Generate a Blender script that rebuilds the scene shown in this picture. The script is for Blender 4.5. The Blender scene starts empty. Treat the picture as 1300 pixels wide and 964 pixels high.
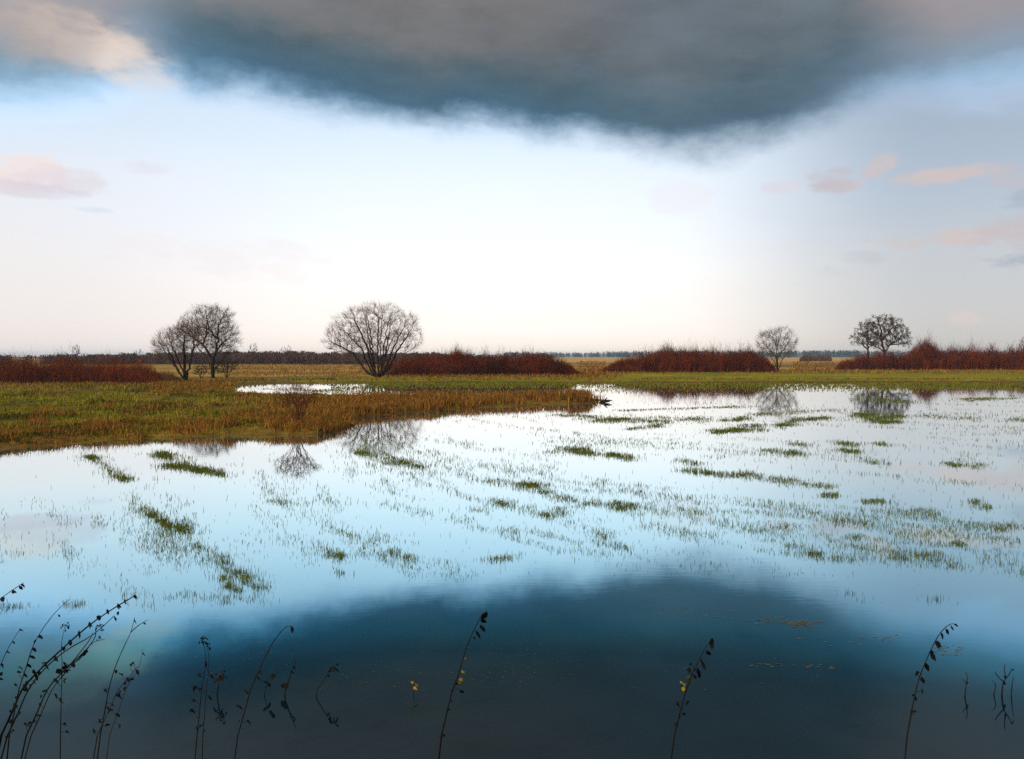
import bpy, math, random
import numpy as np

random.seed(7)
RNG = np.random.default_rng(7)
F = 1300 * 30 / 36.0        # focal length in photo pixels
HZ = 452.0                  # row of the horizon in the photo
EYE = 3.0                   # eye height above the flood water
sc = bpy.context.scene
COL = sc.collection

# ------------------------------------------------------------------ helpers
def tag(o, label=None, cat=None, group=None, kind=None):
    if label: o['label'] = label
    if cat: o['category'] = cat
    if group: o['group'] = group
    if kind: o['kind'] = kind
    return o

def empty(name, loc, label, cat, group=None):
    o = bpy.data.objects.new(name, None)
    COL.objects.link(o)
    o.location = loc
    o.empty_display_size = 0.3
    return tag(o, label, cat, group)

def mesh_obj(name, V, faces3, faces4, mat, parent=None, origin=None, colors=None, smooth=False):
    """V (n,3) world coordinates; colours per vertex (n,3)."""
    V = np.asarray(V, dtype=np.float64)
    if origin is not None:
        V = V - np.asarray(origin)
    f3 = np.asarray(faces3, dtype=np.int32).reshape(-1, 3)
    f4 = np.asarray(faces4, dtype=np.int32).reshape(-1, 4)
    me = bpy.data.meshes.new(name)
    nv, n3, n4 = len(V), len(f3), len(f4)
    me.vertices.add(nv)
    me.vertices.foreach_set('co', V.astype(np.float32).ravel())
    me.loops.add(n3 * 3 + n4 * 4)
    me.loops.foreach_set('vertex_index', np.concatenate([f3.ravel(), f4.ravel()]))
    me.polygons.add(n3 + n4)
    starts = np.concatenate([np.arange(n3) * 3, n3 * 3 + np.arange(n4) * 4]).astype(np.int32)
    me.polygons.foreach_set('loop_start', starts)
    if smooth:
        me.polygons.foreach_set('use_smooth', np.ones(n3 + n4, dtype=bool))
    if colors is not None:
        a = me.color_attributes.new('Col', 'FLOAT_COLOR', 'POINT')
        c = np.ones((nv, 4), dtype=np.float32)
        c[:, :3] = colors
        a.data.foreach_set('color', c.ravel())
    me.update(calc_edges=True)
    me.validate()
    me.materials.append(mat)
    o = bpy.data.objects.new(name, me)
    COL.objects.link(o)
    if parent is not None:
        o.parent = parent
    elif origin is not None:
        o.location = origin
    return o

def fract(a): return a - np.floor(a)
def _h(ix, iy, s): return fract(np.sin(ix * 127.1 + iy * 311.7 + s * 74.7) * 43758.5453)
def vnoise(x, y, s=0):
    x = np.asarray(x, float); y = np.asarray(y, float)
    ix, iy = np.floor(x), np.floor(y)
    fx, fy = x - ix, y - iy
    fx = fx * fx * (3 - 2 * fx); fy = fy * fy * (3 - 2 * fy)
    a = _h(ix, iy, s); b = _h(ix + 1, iy, s); c = _h(ix, iy + 1, s); d = _h(ix + 1, iy + 1, s)
    return (a * (1 - fx) + b * fx) * (1 - fy) + (c * (1 - fx) + d * fx) * fy
def fbm(x, y, s=0, o=4):
    t, a, n = 0, 0.5, 0
    for i in range(o):
        t = t + a * vnoise(x, y, s + i * 13); n += a
        x = x * 2.03; y = y * 2.03; a *= 0.5
    return t / n
def sstep(a, b, x):
    t = np.clip((x - a) / (b - a), 0, 1)
    return t * t * (3 - 2 * t)

def ground_at_level(px, py, z=0.0):
    Y = F * (EYE - z) / (np.asarray(py, float) - HZ)
    return (np.asarray(px, float) - 650) / F * Y, Y

# ------------------------------------------------------------------ terrain
SHORE = [(-900, 640), (-400, 612), (-100, 584), (0, 571), (40, 568), (75, 565), (130, 561), (200, 556), (300, 553), (400, 552),
         (435, 548), (452, 540), (466, 529), (520, 524), (600, 519), (700, 514), (750, 512), (768, 509), (758, 505),
         (700, 503.5), (600, 503.5), (520, 503.5), (450, 503), (400, 502.5), (340, 501), (306, 499), (292, 495.5), (296, 489),
         (360, 487), (440, 486.5), (560, 486), (800, 486), (1100, 486), (1400, 486), (1900, 487), (4000, 489)]
_p = np.array([ground_at_level(a, b) for a, b in SHORE])
_p = np.vstack([_p, [[9000, 120], [9000, 9000], [-9000, 9000], [-9000, 40]]])

def poly_sd(X, Y, P):
    d = np.full(X.shape, 1e18); inside = np.zeros(X.shape, bool)
    n = len(P)
    for i in range(n):
        ax, ay = P[i]; bx, by = P[(i + 1) % n]
        ex, ey = bx - ax, by - ay
        t = np.clip(((X - ax) * ex + (Y - ay) * ey) / (ex * ex + ey * ey), 0, 1)
        dd = (X - ax - t * ex) ** 2 + (Y - ay - t * ey) ** 2
        d = np.minimum(d, dd)
        c = ((ay > Y) != (by > Y))
        with np.errstate(divide='ignore', invalid='ignore'):
            xi = (bx - ax) * (Y - ay) / ((by - ay) if by != ay else 1e-12) + ax
        inside ^= c & (X < xi)
    d = np.sqrt(d)
    return np.where(inside, d, -d)

def terrain(X, Y, full=False):
    X = np.asarray(X, float); Y = np.asarray(Y, float)
    sd = poly_sd(X, Y, _p)
    near = np.clip(Y / 40, 0.4, 2.0)
    sd = sd + (fbm(X * 0.55, Y * 0.55, 3) - 0.5) * 1.3 * near + (vnoise(X * 3, Y * 3, 5) - 0.5) * 0.35
    z = np.interp(sd, [-9, -2, 0, 0.7, 3.0, 12], [-0.22, -0.12, -0.015, 0.09, 0.2, 0.3])
    land = sstep(-0.2, 1.5, sd)
    left = land * sstep(80, 60, Y)
    z = z + left * (fbm(X * 0.9, Y * 0.9, 9) - 0.5) * 0.34 + left * (fbm(X * 0.22, Y * 0.22, 19) - 0.42) * 0.3
    far = land * sstep(110, 170, Y)
    z = z + far * (fbm(X * 0.05, Y * 0.05, 21) - 0.5) * 0.3
    # shallow flooded grass in front of the far bank
    sh = sstep(66, 82, Y) * sstep(-9, -4, sd) * (1 - land)
    rows = fbm(X * 0.10 + 3, Y * 0.9, 31)
    z = np.where(sh > 0, np.maximum(z, z * (1 - sh) + sh * (-0.05 + 0.11 * (rows - 0.25))), z)
    # near bank below the camera
    yb = Y + (fbm(X * 1.1, Y * 0.5, 41) - 0.5) * 0.28 + (vnoise(X * 7, Y * 7, 42) - 0.5) * 0.08
    zb = np.interp(yb, [-30, -6, 0, 3, 4.6, 5.75, 6.0, 7.5], [1.6, 1.5, 1.25, 0.70, 0.36, 0.07, -0.06, -0.25])
    bank = yb < 7.4
    z = np.where(bank, np.maximum(z * sstep(7, 10, Y) - 0.25 * (1 - sstep(7, 10, Y)), zb), z)
    if full:
        return z, sd, yb
    return z

def on_ground(px, py, it=4):
    px = np.asarray(px, float); py = np.asarray(py, float)
    z = np.zeros(np.broadcast(px, py).shape)
    for _ in range(it):
        X, Y = ground_at_level(px, py, np.minimum(z, 1.5))
        z = terrain(X, Y)
    return X, Y, z

# ------------------------------------------------------------------ materials
def new_mat(name):
    m = bpy.data.materials.new(name); m.use_nodes = True
    nt = m.node_tree; nt.nodes.clear()
    return m, nt, nt.nodes, nt.links

def mat_plant(name, base=None, noise=0.35, nscale=8, transl=0.25, rough=0.75):
    """leafy or woody stuff: vertex tint (or base colour) x noise, some light let through."""
    m, nt, N, L = new_mat(name)
    out = N.new('ShaderNodeOutputMaterial')
    b = N.new('ShaderNodeBsdfPrincipled')
    b.inputs['Roughness'].default_value = rough
    b.inputs['Specular IOR Level'].default_value = 0.04
    if base is None:
        c = N.new('ShaderNodeAttribute'); c.attribute_name = 'Col'; csock = c.outputs['Color']
    else:
        c = N.new('ShaderNodeRGB'); c.outputs[0].default_value = (*base, 1); csock = c.outputs[0]
    tc = N.new('ShaderNodeTexCoord')
    nz = N.new('ShaderNodeTexNoise'); nz.inputs['Scale'].default_value = nscale; nz.inputs['Detail'].default_value = 4
    L.new(tc.outputs['Object'], nz.inputs['Vector'])
    mr = N.new('ShaderNodeMapRange'); mr.inputs['From Min'].default_value = 0.3; mr.inputs['From Max'].default_value = 0.7
    mr.inputs['To Min'].default_value = 1 - noise; mr.inputs['To Max'].default_value = 1 + noise
    L.new(nz.outputs['Fac'], mr.inputs['Value'])
    mx = N.new('ShaderNodeVectorMath'); mx.operation = 'SCALE'
    L.new(csock, mx.inputs[0]); L.new(mr.outputs[0], mx.inputs['Scale'])
    L.new(mx.outputs[0], b.inputs['Base Color'])
    if transl > 0:
        t = N.new('ShaderNodeBsdfTranslucent'); L.new(mx.outputs[0], t.inputs['Color'])
        s = N.new('ShaderNodeMixShader'); s.inputs[0].default_value = transl
        L.new(b.outputs[0], s.inputs[1]); L.new(t.outputs[0], s.inputs[2]); L.new(s.outputs[0], out.inputs['Surface'])
    else:
        L.new(b.outputs[0], out.inputs['Surface'])
    return m

M_GRASS = mat_plant('grass_blades', None, 0.25, 3)
M_REED = mat_plant('dry_grass', None, 0.3, 2)
M_SHOOT = mat_plant('red_shoots', None, 0.35, 0.9, transl=0.08)
M_BARK = mat_plant('bark', (0.020, 0.014, 0.010), 0.4, 6, transl=0)
M_TWIG = mat_plant('twigs', None, 0.3, 3, transl=0)
M_DEAD = mat_plant('dead_stalk', None, 0.35, 40, transl=0)
M_DEADLEAF = mat_plant('withered_leaf', None, 0.4, 60, transl=0.1)

def mat_ground():
    m, nt, N, L = new_mat('ground')
    out = N.new('ShaderNodeOutputMaterial'); b = N.new('ShaderNodeBsdfPrincipled')
    b.inputs['Roughness'].default_value = 0.95; b.inputs['Specular IOR Level'].default_value = 0.05
    c = N.new('ShaderNodeAttribute'); c.attribute_name = 'Col'
    g = N.new('ShaderNodeNewGeometry')
    n1 = N.new('ShaderNodeTexNoise'); n1.inputs['Scale'].default_value = 1.7; n1.inputs['Detail'].default_value = 8; n1.inputs['Roughness'].default_value = 0.7
    L.new(g.outputs['Position'], n1.inputs['Vector'])
    n2 = N.new('ShaderNodeTexNoise'); n2.inputs['Scale'].default_value = 0.12; n2.inputs['Detail'].default_value = 6
    L.new(g.outputs['Position'], n2.inputs['Vector'])
    r1 = N.new('ShaderNodeMapRange'); r1.inputs['From Min'].default_value = 0.3; r1.inputs['From Max'].default_value = 0.7
    r1.inputs['To Min'].default_value = 0.55; r1.inputs['To Max'].default_value = 1.4
    L.new(n1.outputs['Fac'], r1.inputs['Value'])
    r2 = N.new('ShaderNodeMapRange'); r2.inputs['From Min'].default_value = 0.3; r2.inputs['From Max'].default_value = 0.7
    r2.inputs['To Min'].default_value = 0.7; r2.inputs['To Max'].default_value = 1.3
    L.new(n2.outputs['Fac'], r2.inputs['Value'])
    mu = N.new('ShaderNodeMath'); mu.operation = 'MULTIPLY'
    L.new(r1.outputs[0], mu.inputs[0]); L.new(r2.outputs[0], mu.inputs[1])
    s = N.new('ShaderNodeVectorMath'); s.operation = 'SCALE'
    L.new(c.outputs['Color'], s.inputs[0]); L.new(mu.outputs[0], s.inputs['Scale'])
    L.new(s.outputs[0], b.inputs['Base Color'])
    bp = N.new('ShaderNodeBump'); bp.inputs['Strength'].default_value = 0.7; bp.inputs['Distance'].default_value = 0.12
    L.new(n1.outputs['Fac'], bp.inputs['Height']); L.new(bp.outputs[0], b.inputs['Normal'])
    L.new(b.outputs[0], out.inputs['Surface'])
    return m

def mat_water():
    m, nt, N, L = new_mat('flood_water')
    out = N.new('ShaderNodeOutputMaterial')
    d = N.new('ShaderNodeBsdfDiffuse'); d.inputs['Color'].default_value = (0.002, 0.007, 0.010, 1)
    gl = N.new('ShaderNodeBsdfGlossy'); gl.inputs['Roughness'].default_value = 0.008
    # reflectance against viewing angle: strong at a grazing view, weak and bluish looking down into the peaty water
    lw = N.new('ShaderNodeLayerWeight'); lw.inputs['Blend'].default_value = 0.5
    cr = N.new('ShaderNodeValToRGB'); el = cr.color_ramp.elements
    mrf = N.new('ShaderNodeMapRange'); mrf.inputs['From Min'].default_value = 1.0; mrf.inputs['From Max'].default_value = 0.4
    L.new(lw.outputs['Facing'], mrf.inputs['Value']); L.new(mrf.outputs[0], cr.inputs[0])
    st = WATER_STOPS
    el[0].position = st[0][0] / 0.6; el[0].color = (*st[0][1], 1); el[1].position = st[-1][0] / 0.6; el[1].color = (*st[-1][1], 1)
    for a, c in st[1:-1]:
        e = el.new(a / 0.6); e.color = (*c, 1)
    L.new(cr.outputs[0], gl.inputs['Color'])
    g = N.new('ShaderNodeNewGeometry')
    mp = N.new('ShaderNodeMapping'); mp.inputs['Scale'].default_value = (1.1, 3.2, 1)
    L.new(g.outputs['Position'], mp.inputs['Vector'])
    n = N.new('ShaderNodeTexNoise'); n.inputs['Scale'].default_value = 2.6; n.inputs['Detail'].default_value = 5; n.inputs['Roughness'].default_value = 0.55
    L.new(mp.outputs[0], n.inputs['Vector'])
    n2 = N.new('ShaderNodeTexNoise'); n2.inputs['Scale'].default_value = 0.10; n2.inputs['Detail'].default_value = 2
    L.new(g.outputs['Position'], n2.inputs['Vector'])
    r = N.new('ShaderNodeMapRange'); r.inputs['From Min'].default_value = 0.38; r.inputs['From Max'].default_value = 0.62
    r.inputs['To Min'].default_value = 0.15; r.inputs['To Max'].default_value = 1.0
    L.new(n2.outputs['Fac'], r.inputs['Value'])
    mu = N.new('ShaderNodeMath'); mu.operation = 'MULTIPLY'
    L.new(n.outputs['Fac'], mu.inputs[0]); L.new(r.outputs[0], mu.inputs[1])
    bp = N.new('ShaderNodeBump'); bp.inputs['Strength'].default_value = 0.075; bp.inputs['Distance'].default_value = 0.005
    L.new(mu.outputs[0], bp.inputs['Height'])
    L.new(bp.outputs[0], gl.inputs['Normal'])
    mx = N.new('ShaderNodeAddShader')
    L.new(d.outputs[0], mx.inputs[0]); L.new(gl.outputs[0], mx.inputs[1])
    L.new(mx.outputs[0], out.inputs['Surface'])
    return m
WATER_STOPS = [(0.0, (0.99, 0.99, 0.98)), (0.06, (0.96, 0.97, 0.97)), (0.13, (0.84, 0.93, 0.94)), (0.18, (0.65, 0.85, 0.89)), (0.22, (0.53, 0.75, 0.81)),
               (0.265, (0.38, 0.59, 0.66)), (0.30, (0.13, 0.37, 0.45)), (0.325, (0.08, 0.18, 0.23)), (0.35, (0.085, 0.135, 0.16)), (0.38, (0.09, 0.125, 0.14)), (0.44, (0.10, 0.11, 0.12)), (0.6, (0.06, 0.07, 0.075))]

# ------------------------------------------------------------------ ground sheet
def build_ground():
    ys = [-10.0]
    y = -10.0
    while y < 9: ys.append(y := y + (0.12 if y > 5 else 0.4))
    while y < 110: ys.append(y := y + max(0.13, (y - 4) * 0.0072))
    while y < 3000: ys.append(y := y * 1.022 + 0.2)
    ys = np.array(ys)
    t = np.linspace(-1, 1, 621)
    t = np.sign(t) * (0.62 * np.abs(t) + 0.78 * np.abs(t) ** 3)
    T, Yg = np.meshgrid(t, ys)
    X = T * (Yg + 16); Y = Yg
    z, sd, yb = terrain(X, Y, True)
    # far field is level
    big = fbm(X * 0.06, Y * 0.06, 51); mid = fbm(X * 0.45, Y * 0.45, 52); fine = fbm(X * 2.2, Y * 2.2, 53)
    def c(*a): return np.array(a)
    olive = c(0.14, 0.112, 0.008); moss = c(0.09, 0.085, 0.007); rust = c(0.17, 0.085, 0.018); tan = c(0.33, 0.185, 0.05)
    mud = c(0.020, 0.022, 0.014); dark = c(0.020, 0.016, 0.010)
    def mixc(a, b, f): return a * (1 - f[..., None]) + b * f[..., None]
    C = np.broadcast_to(olive, X.shape + (3,)).copy()
    C = mixc(C, moss, sstep(0.45, 0.62, mid))
    C = mixc(C, rust, sstep(0.54, 0.70, big) * 0.6)
    C = mixc(C, c(0.035, 0.030, 0.008), sstep(0.56, 0.68, fbm(X * 0.42 + 9, Y * 0.30, 99)) * sstep(85, 75, Y) * 0.7)
    C = mixc(C, rust, sstep(3, 0.6, sd) * sstep(90, 70, Y) * 0.6)
    # green pasture in front of the thickets
    bright = c(0.17, 0.160, 0.006)
    g = sstep(88, 96, Y) * sstep(185, 165, Y) * sstep(-30, -22, X)
    C = mixc(C, bright, g * (0.8 + 0.2 * mid))
    # farther fields: bands of olive and straw
    band = fbm(X * 0.008 + 7, Y * 0.055, 61)
    f = sstep(150, 200, Y)
    C = mixc(C, c(0.21, 0.14, 0.016), f)
    C = mixc(C, tan, f * sstep(0.42, 0.60, band))
    C = mixc(C, c(0.10, 0.06, 0.014), f * sstep(0.40, 0.32, band))
    C = mixc(C, c(0.44, 0.26, 0.09), sstep(300, 420, Y) * 0.85)
    leftfield = sstep(104, 118, Y) * sstep(-14, -22, X)
    C = mixc(C, mixc(np.broadcast_to(c(0.20, 0.13, 0.014), C.shape), tan, sstep(0.4, 0.6, fbm(X * 0.012, Y * 0.12, 71))), leftfield * sstep(330, 200, Y))
    # brown broken edge of the far bank
    e = sstep(-0.4, 0.3, sd) * sstep(2.4, 0.8, sd) * sstep(85, 92, Y)
    C = mixc(C, c(0.085, 0.045, 0.014), e * 0.9)
    C = mixc(C, mud, sstep(0.35, -0.25, sd) * sstep(70, 66, Y))
    C = mixc(C, c(0.12, 0.115, 0.006), sstep(0.2, -0.4, sd) * sstep(64, 72, Y))
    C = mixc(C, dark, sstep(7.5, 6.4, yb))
    C = C * (0.75 + 0.5 * fine)[..., None]
    n, k = X.shape
    idx = np.arange(n * k).reshape(n, k)
    q = np.stack([idx[:-1, :-1], idx[:-1, 1:], idx[1:, 1:], idx[1:, :-1]], -1).reshape(-1, 4)
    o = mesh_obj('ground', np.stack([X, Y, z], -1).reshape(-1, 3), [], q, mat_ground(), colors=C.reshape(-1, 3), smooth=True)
    tag(o, 'olive meadow, flooded bed and far straw coloured fields', 'ground', kind='structure')

def build_water():
    xs = np.linspace(-150, 330, 49); ys = np.linspace(5.2, 104, 21)
    X, Y = np.meshgrid(xs, ys); n, k = X.shape
    idx = np.arange(n * k).reshape(n, k)
    q = np.stack([idx[:-1, :-1], idx[:-1, 1:], idx[1:, 1:], idx[1:, :-1]], -1).reshape(-1, 4)
    o = mesh_obj('water', np.stack([X, Y, 0 * X], -1).reshape(-1, 3), [], q, mat_water(), smooth=True)
    tag(o, 'still flood water mirroring the clouds over the drowned meadow', 'water', kind='structure')

# ------------------------------------------------------------------ grass blades
def blades(name, P, h, w, col, lean, mat, curl=0.3, parent=None, origin=None, az=None, ladir=None):
    n = len(P)
    a = RNG.uniform(-0.7, 0.7, n) if az is None else az       # blade faces scatter about the camera side and beyond
    a = a + (RNG.random(n) < 0.35) * RNG.uniform(-1.5, 1.5, n)
    b = RNG.uniform(0, 2 * np.pi, n) if ladir is None else ladir
    wd = np.stack([np.cos(a), np.sin(a), 0 * a], -1) * (w / 2)[:, None]
    l = np.stack([np.cos(b), np.sin(b), 0 * b], -1) * (lean * h)[:, None]
    up = np.array([0, 0, 1.0])[None] * h[:, None]
    mid = P + up * 0.55 + l * curl
    V = np.stack([P - wd, P + wd, mid - wd * 0.8, mid + wd * 0.8, P + up * (1 - 0.3 * np.minimum(lean, 1.2))[:, None] + l], 1).reshape(-1, 3)
    i = np.arange(n)[:, None] * 5
    q = i + np.array([0, 1, 3, 2]); t = i + np.array([2, 3, 4])
    C = np.repeat(col, 5, axis=0)
    return mesh_obj(name, V, t, q, mat, colors=C, parent=parent, origin=origin)

def colmix(n, cols, jitter=0.25):
    cols = np.array(cols); k = RNG.integers(0, len(cols), n)
    c = cols[k]
    return c * RNG.uniform(1 - jitter, 1 + jitter, (n, 1))

def px_pts(n, x0, x1, y0, y1):
    return RNG.uniform(x0, x1, n), RNG.uniform(y0, y1, n)

def build_flooded_grass():
    # (x0, y0, x1, y1, half width in px, blades, tallness) of the tufty rows that stand out of the water
    S = [(105, 577, 165, 612, 8, 500, 1), (112, 580, 126, 582, 3, 260, 1.1), (146, 606, 160, 610, 3, 260, 1.1),
         (195, 575, 285, 605, 8, 900, 1), (208, 590, 280, 601, 4, 1300, 1.2), (190, 572, 220, 580, 5, 400, 1),
         (165, 640, 240, 672, 12, 500, 1), (180, 648, 200, 656, 4, 300, 1.2), (205, 662, 245, 676, 5, 800, 1.5), (185, 668, 250, 682, 9, 300, 1),
         (215, 690, 330, 750, 18, 520, 1.2), (235, 690, 290, 712, 8, 380, 1.3), (280, 716, 312, 735, 8, 330, 1.5), (284, 741, 306, 752, 6, 300, 1.6), (300, 728, 335, 748, 9, 320, 1.4),
         (210, 757, 320, 760, 7, 220, 1.2), (0, 772, 40, 768, 5, 110, 1.3), (85, 770, 105, 768, 4, 90, 1.3), (170, 690, 230, 715, 16, 160, 1.0),
         (40, 640, 95, 668, 10, 110, 0.9), (55, 680, 95, 706, 12, 130, 1.2), (120, 662, 170, 670, 8, 100, 0.9), (130, 740, 200, 765, 18, 110, 1.1),
         (330, 615, 410, 660, 16, 300, 0.9), (320, 650, 400, 705, 18, 230, 1.0), (345, 636, 372, 640, 4, 160, 1.0),
         (396, 690, 442, 720, 11, 260, 1.2), (415, 704, 436, 708, 4, 230, 1.5), (455, 695, 530, 722, 12, 330, 1.2), (495, 700, 525, 712, 5, 240, 1.4), (412, 664, 452, 688, 9, 220, 1.1),
         (455, 574, 538, 593, 5, 1100, 1.0), (430, 556, 560, 590, 14, 420, 0.7), (480, 598, 570, 606, 7, 140, 0.8), (480, 640, 545, 655, 9, 110, 0.9), (560, 590, 700, 598, 9, 320, 0.7),
         (612, 609, 696, 619, 5, 620, 1.0), (655, 615, 680, 617, 3, 300, 1.1), (628, 638, 696, 656, 6, 620, 1.1), (600, 645, 630, 652, 6, 80, 0.9),
         (690, 626, 742, 642, 6, 350, 1.0), (745, 637, 806, 645, 5, 800, 1.3), (800, 643, 886, 652, 9, 330, 1.1), (705, 654, 775, 682, 9, 320, 1.0), (755, 684, 795, 697, 6, 170, 1.1), (700, 645, 720, 650, 4, 160, 1.0),
         (614, 713, 658, 707, 4, 210, 1.3), (565, 725, 600, 735, 7, 40, 1.2), (862, 676, 900, 692, 9, 90, 1.1), (800, 655, 835, 668, 10, 110, 1.1),
         (690, 575, 760, 566, 6, 330, 0.8), (725, 571, 778, 578, 4, 900, 1.0), (778, 579, 802, 583, 3, 330, 1.0), (850, 583, 890, 590, 4, 200, 0.9), (690, 560, 900, 568, 7, 420, 0.7),
         (738, 534, 850, 533, 4, 1700, 0.9), (790, 545, 835, 541, 2.5, 420, 0.8), (705, 527, 760, 530, 2.5, 420, 0.8), (840, 531, 900, 534, 3, 500, 0.8),
         (790, 521, 960, 516, 1.5, 700, 0.7), (950, 527, 1080, 519, 3, 600, 0.7),
         (898, 548, 962, 545, 3.5, 1100, 0.9), (916, 534, 950, 531, 3, 500, 0.9), (940, 540, 975, 543, 4, 420, 0.8), (990, 540, 1016, 538, 3, 420, 0.9), (1000, 534, 1048, 531, 3, 800, 0.9),
         (1080, 528, 1150, 530, 3, 1300, 0.9), (1105, 533, 1140, 536, 3, 900, 1.0), (1085, 504, 1158, 512, 3, 700, 0.7), (1225, 508, 1290, 505, 2.5, 800, 0.7), (1280, 533, 1320, 534, 2.5, 300, 0.8), (1170, 527, 1250, 533, 4, 300, 0.7),
         (964, 571, 1022, 577, 3, 420, 0.9), (1058, 561, 1092, 566, 3, 300, 0.9), (1062, 570, 1092, 575, 3, 330, 0.9), (1112, 562, 1135, 567, 3, 160, 0.8), (1000, 563, 1030, 566, 3, 160, 0.8),
         (862, 597, 940, 604, 4, 700, 1.0), (925, 600, 1010, 613, 5, 650, 1.0), (1000, 611, 1060, 620, 4, 280, 0.9), (1095, 586, 1130, 588, 3, 160, 0.8),
         (1040, 629, 1070, 631, 3, 240, 1.0), (1098, 637, 1122, 640, 3, 260, 1.1), (1128, 648, 1198, 652, 7, 330, 1.1), (1232, 638, 1256, 644, 5, 260, 1.4), (1200, 587, 1215, 590, 2.5, 160, 0.8), (1215, 583, 1250, 594, 6, 220, 0.8),
         (1060, 660, 1102, 663, 4, 200, 1.0), (1234, 666, 1296, 672, 5, 330, 1.1), (875, 655, 1005, 676, 11, 560, 1.0), (905, 675, 1000, 670, 6, 200, 1.0), (1076, 680, 1092, 684, 4, 110, 1.2),
         (1000, 694, 1042, 706, 6, 360, 1.2), (1070, 690, 1110, 697, 5, 150, 1.1), (1128, 700, 1225, 715, 8, 620, 1.4), (1055, 706, 1092, 712, 6, 130, 1.1), (1208, 689, 1226, 692, 3, 180, 1.2),
         (1040, 675, 1060, 690, 6, 60, 1.2), (1240, 700, 1310, 735, 10, 150, 1.2), (1160, 690, 1205, 690, 5, 80, 1.1), (1075, 755, 1100, 758, 4, 26, 1.5), (1172, 757, 1190, 765, 4, 30, 1.5), (1255, 690, 1300, 690, 8, 90, 1.1),
         (300, 490, 440, 499, 3.5, 700, 0.8), (400, 497, 520, 490, 1.5, 900, 0.8), (330, 494, 470, 497, 1.2, 300, 0.6)]
    xs, ys, tall = [], [], []
    for x0, y0, x1, y1, wpx, n, tl in S:
        # clumpy along the row
        n = int(n * 0.9); nc = max(5, int(math.hypot(x1 - x0, y1 - y0) / 2.2))
        tc = RNG.random(nc); k = RNG.integers(0, nc, n)
        k = (nc * (k / nc) ** 1.7).astype(int)                       # a few clumps are thick, most are thin
        g = np.where(RNG.random(n) < 0.25, 3.0, 1.0) * RNG.normal(0, 1, n)
        t = tc[k] + RNG.normal(0, 0.05, n)
        off = RNG.normal(0, 0.6, nc)[k] * wpx + g * 0.2 * wpx
        xs.append(x0 + (x1 - x0) * t + g[::-1] * 4.0); ys.append(y0 + (y1 - y0) * t + off * 0.75)
        tall.append(tl * (0.12 + 0.85 * RNG.random(n) ** 2.0) * RNG.uniform(0.6, 1.15, nc)[k])
    # thin stray blades in loose drifts
    n = 150000
    x, y = px_pts(n, -60, 1380, 508, 735)
    X, Y = ground_at_level(x, y)
    an = np.radians(np.interp(X, [-7, 4], [-57, -34])); al = X * np.cos(an) + Y * np.sin(an); ac = -X * np.sin(an) + Y * np.cos(an)
    d = fbm(al * 0.11, ac * 0.75, 81); d2 = vnoise(al * 1.2, ac * 2.6, 85)
    dens = sstep(0.46, 0.68, d) * sstep(0.25, 0.8, d2) * 0.75 + 0.010
    dens *= np.where((x < 330) & (y < 640), 0.25, 1.0) * np.where(y > 690, 0.55, 1.0) * np.where((x < 150) & (y < 700), 0.3, 1)
    dens *= sstep(740, 700, y) + 0.05
    keep = RNG.random(n) < dens
    xs.append(x[keep]); ys.append(y[keep]); tall.append(0.05 + 0.7 * RNG.random(keep.sum()) ** 1.5)
    x, y, tall = map(np.concatenate, (xs, ys, tall))
    X, Y = ground_at_level(x, y)
    ok = (terrain(X, Y) < 0.03) & (Y < 100)
    X, Y, tall = X[ok], Y[ok], tall[ok]
    n = len(X)
    h = (0.025 + 0.055 * tall * RNG.uniform(0.6, 1.3, n)) * np.clip(Y / 14, 0.95, 1.7)
    w = np.maximum(0.005, Y * 0.00045) * RNG.uniform(0.7, 1.3, n)
    col = colmix(n, [(0.075, 0.105, 0.012), (0.095, 0.115, 0.010), (0.14, 0.115, 0.012), (0.05, 0.085, 0.014)])
    P = np.stack([X, Y, np.full(n, -0.01)], -1)
    o = blades('flooded_grass', P, h + 0.01, w, col, np.abs(RNG.normal(0.25, 0.45, n)), M_GRASS)
    tag(o, 'thin green grass blades standing out of the flood water', 'grass', kind='stuff')

    # dense drowned grass along the far bank
    n = 26000
    x, y = px_pts(n, 420, 1750, 486, 500)
    y = 486 + (y - 486) * RNG.random(n) ** 0.5
    X, Y = ground_at_level(x, y)
    rows = fbm(X * 0.10 + 3, Y * 0.9, 31)
    wet = (poly_sd(X, Y, _p) < 0.5)
    ok = wet & (RNG.random(n) < sstep(0.36, 0.55, rows) * np.where(y > 494, 0.55, 1.0))
    X, Y = X[ok], Y[ok]; n = len(X)
    P = np.stack([X, Y, np.full(n, -0.02)], -1)
    col = colmix(n, [(0.105, 0.115, 0.008), (0.12, 0.115, 0.008), (0.13, 0.10, 0.010)])
    o = blades('flooded_grass', P, RNG.uniform(0.07, 0.2, n), Y * 0.0009, col, np.abs(RNG.normal(0.2, 0.3, n)), M_GRASS)
    tag(o, 'dense short drowned grass along the foot of the far bank', 'grass', kind='stuff')

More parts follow.
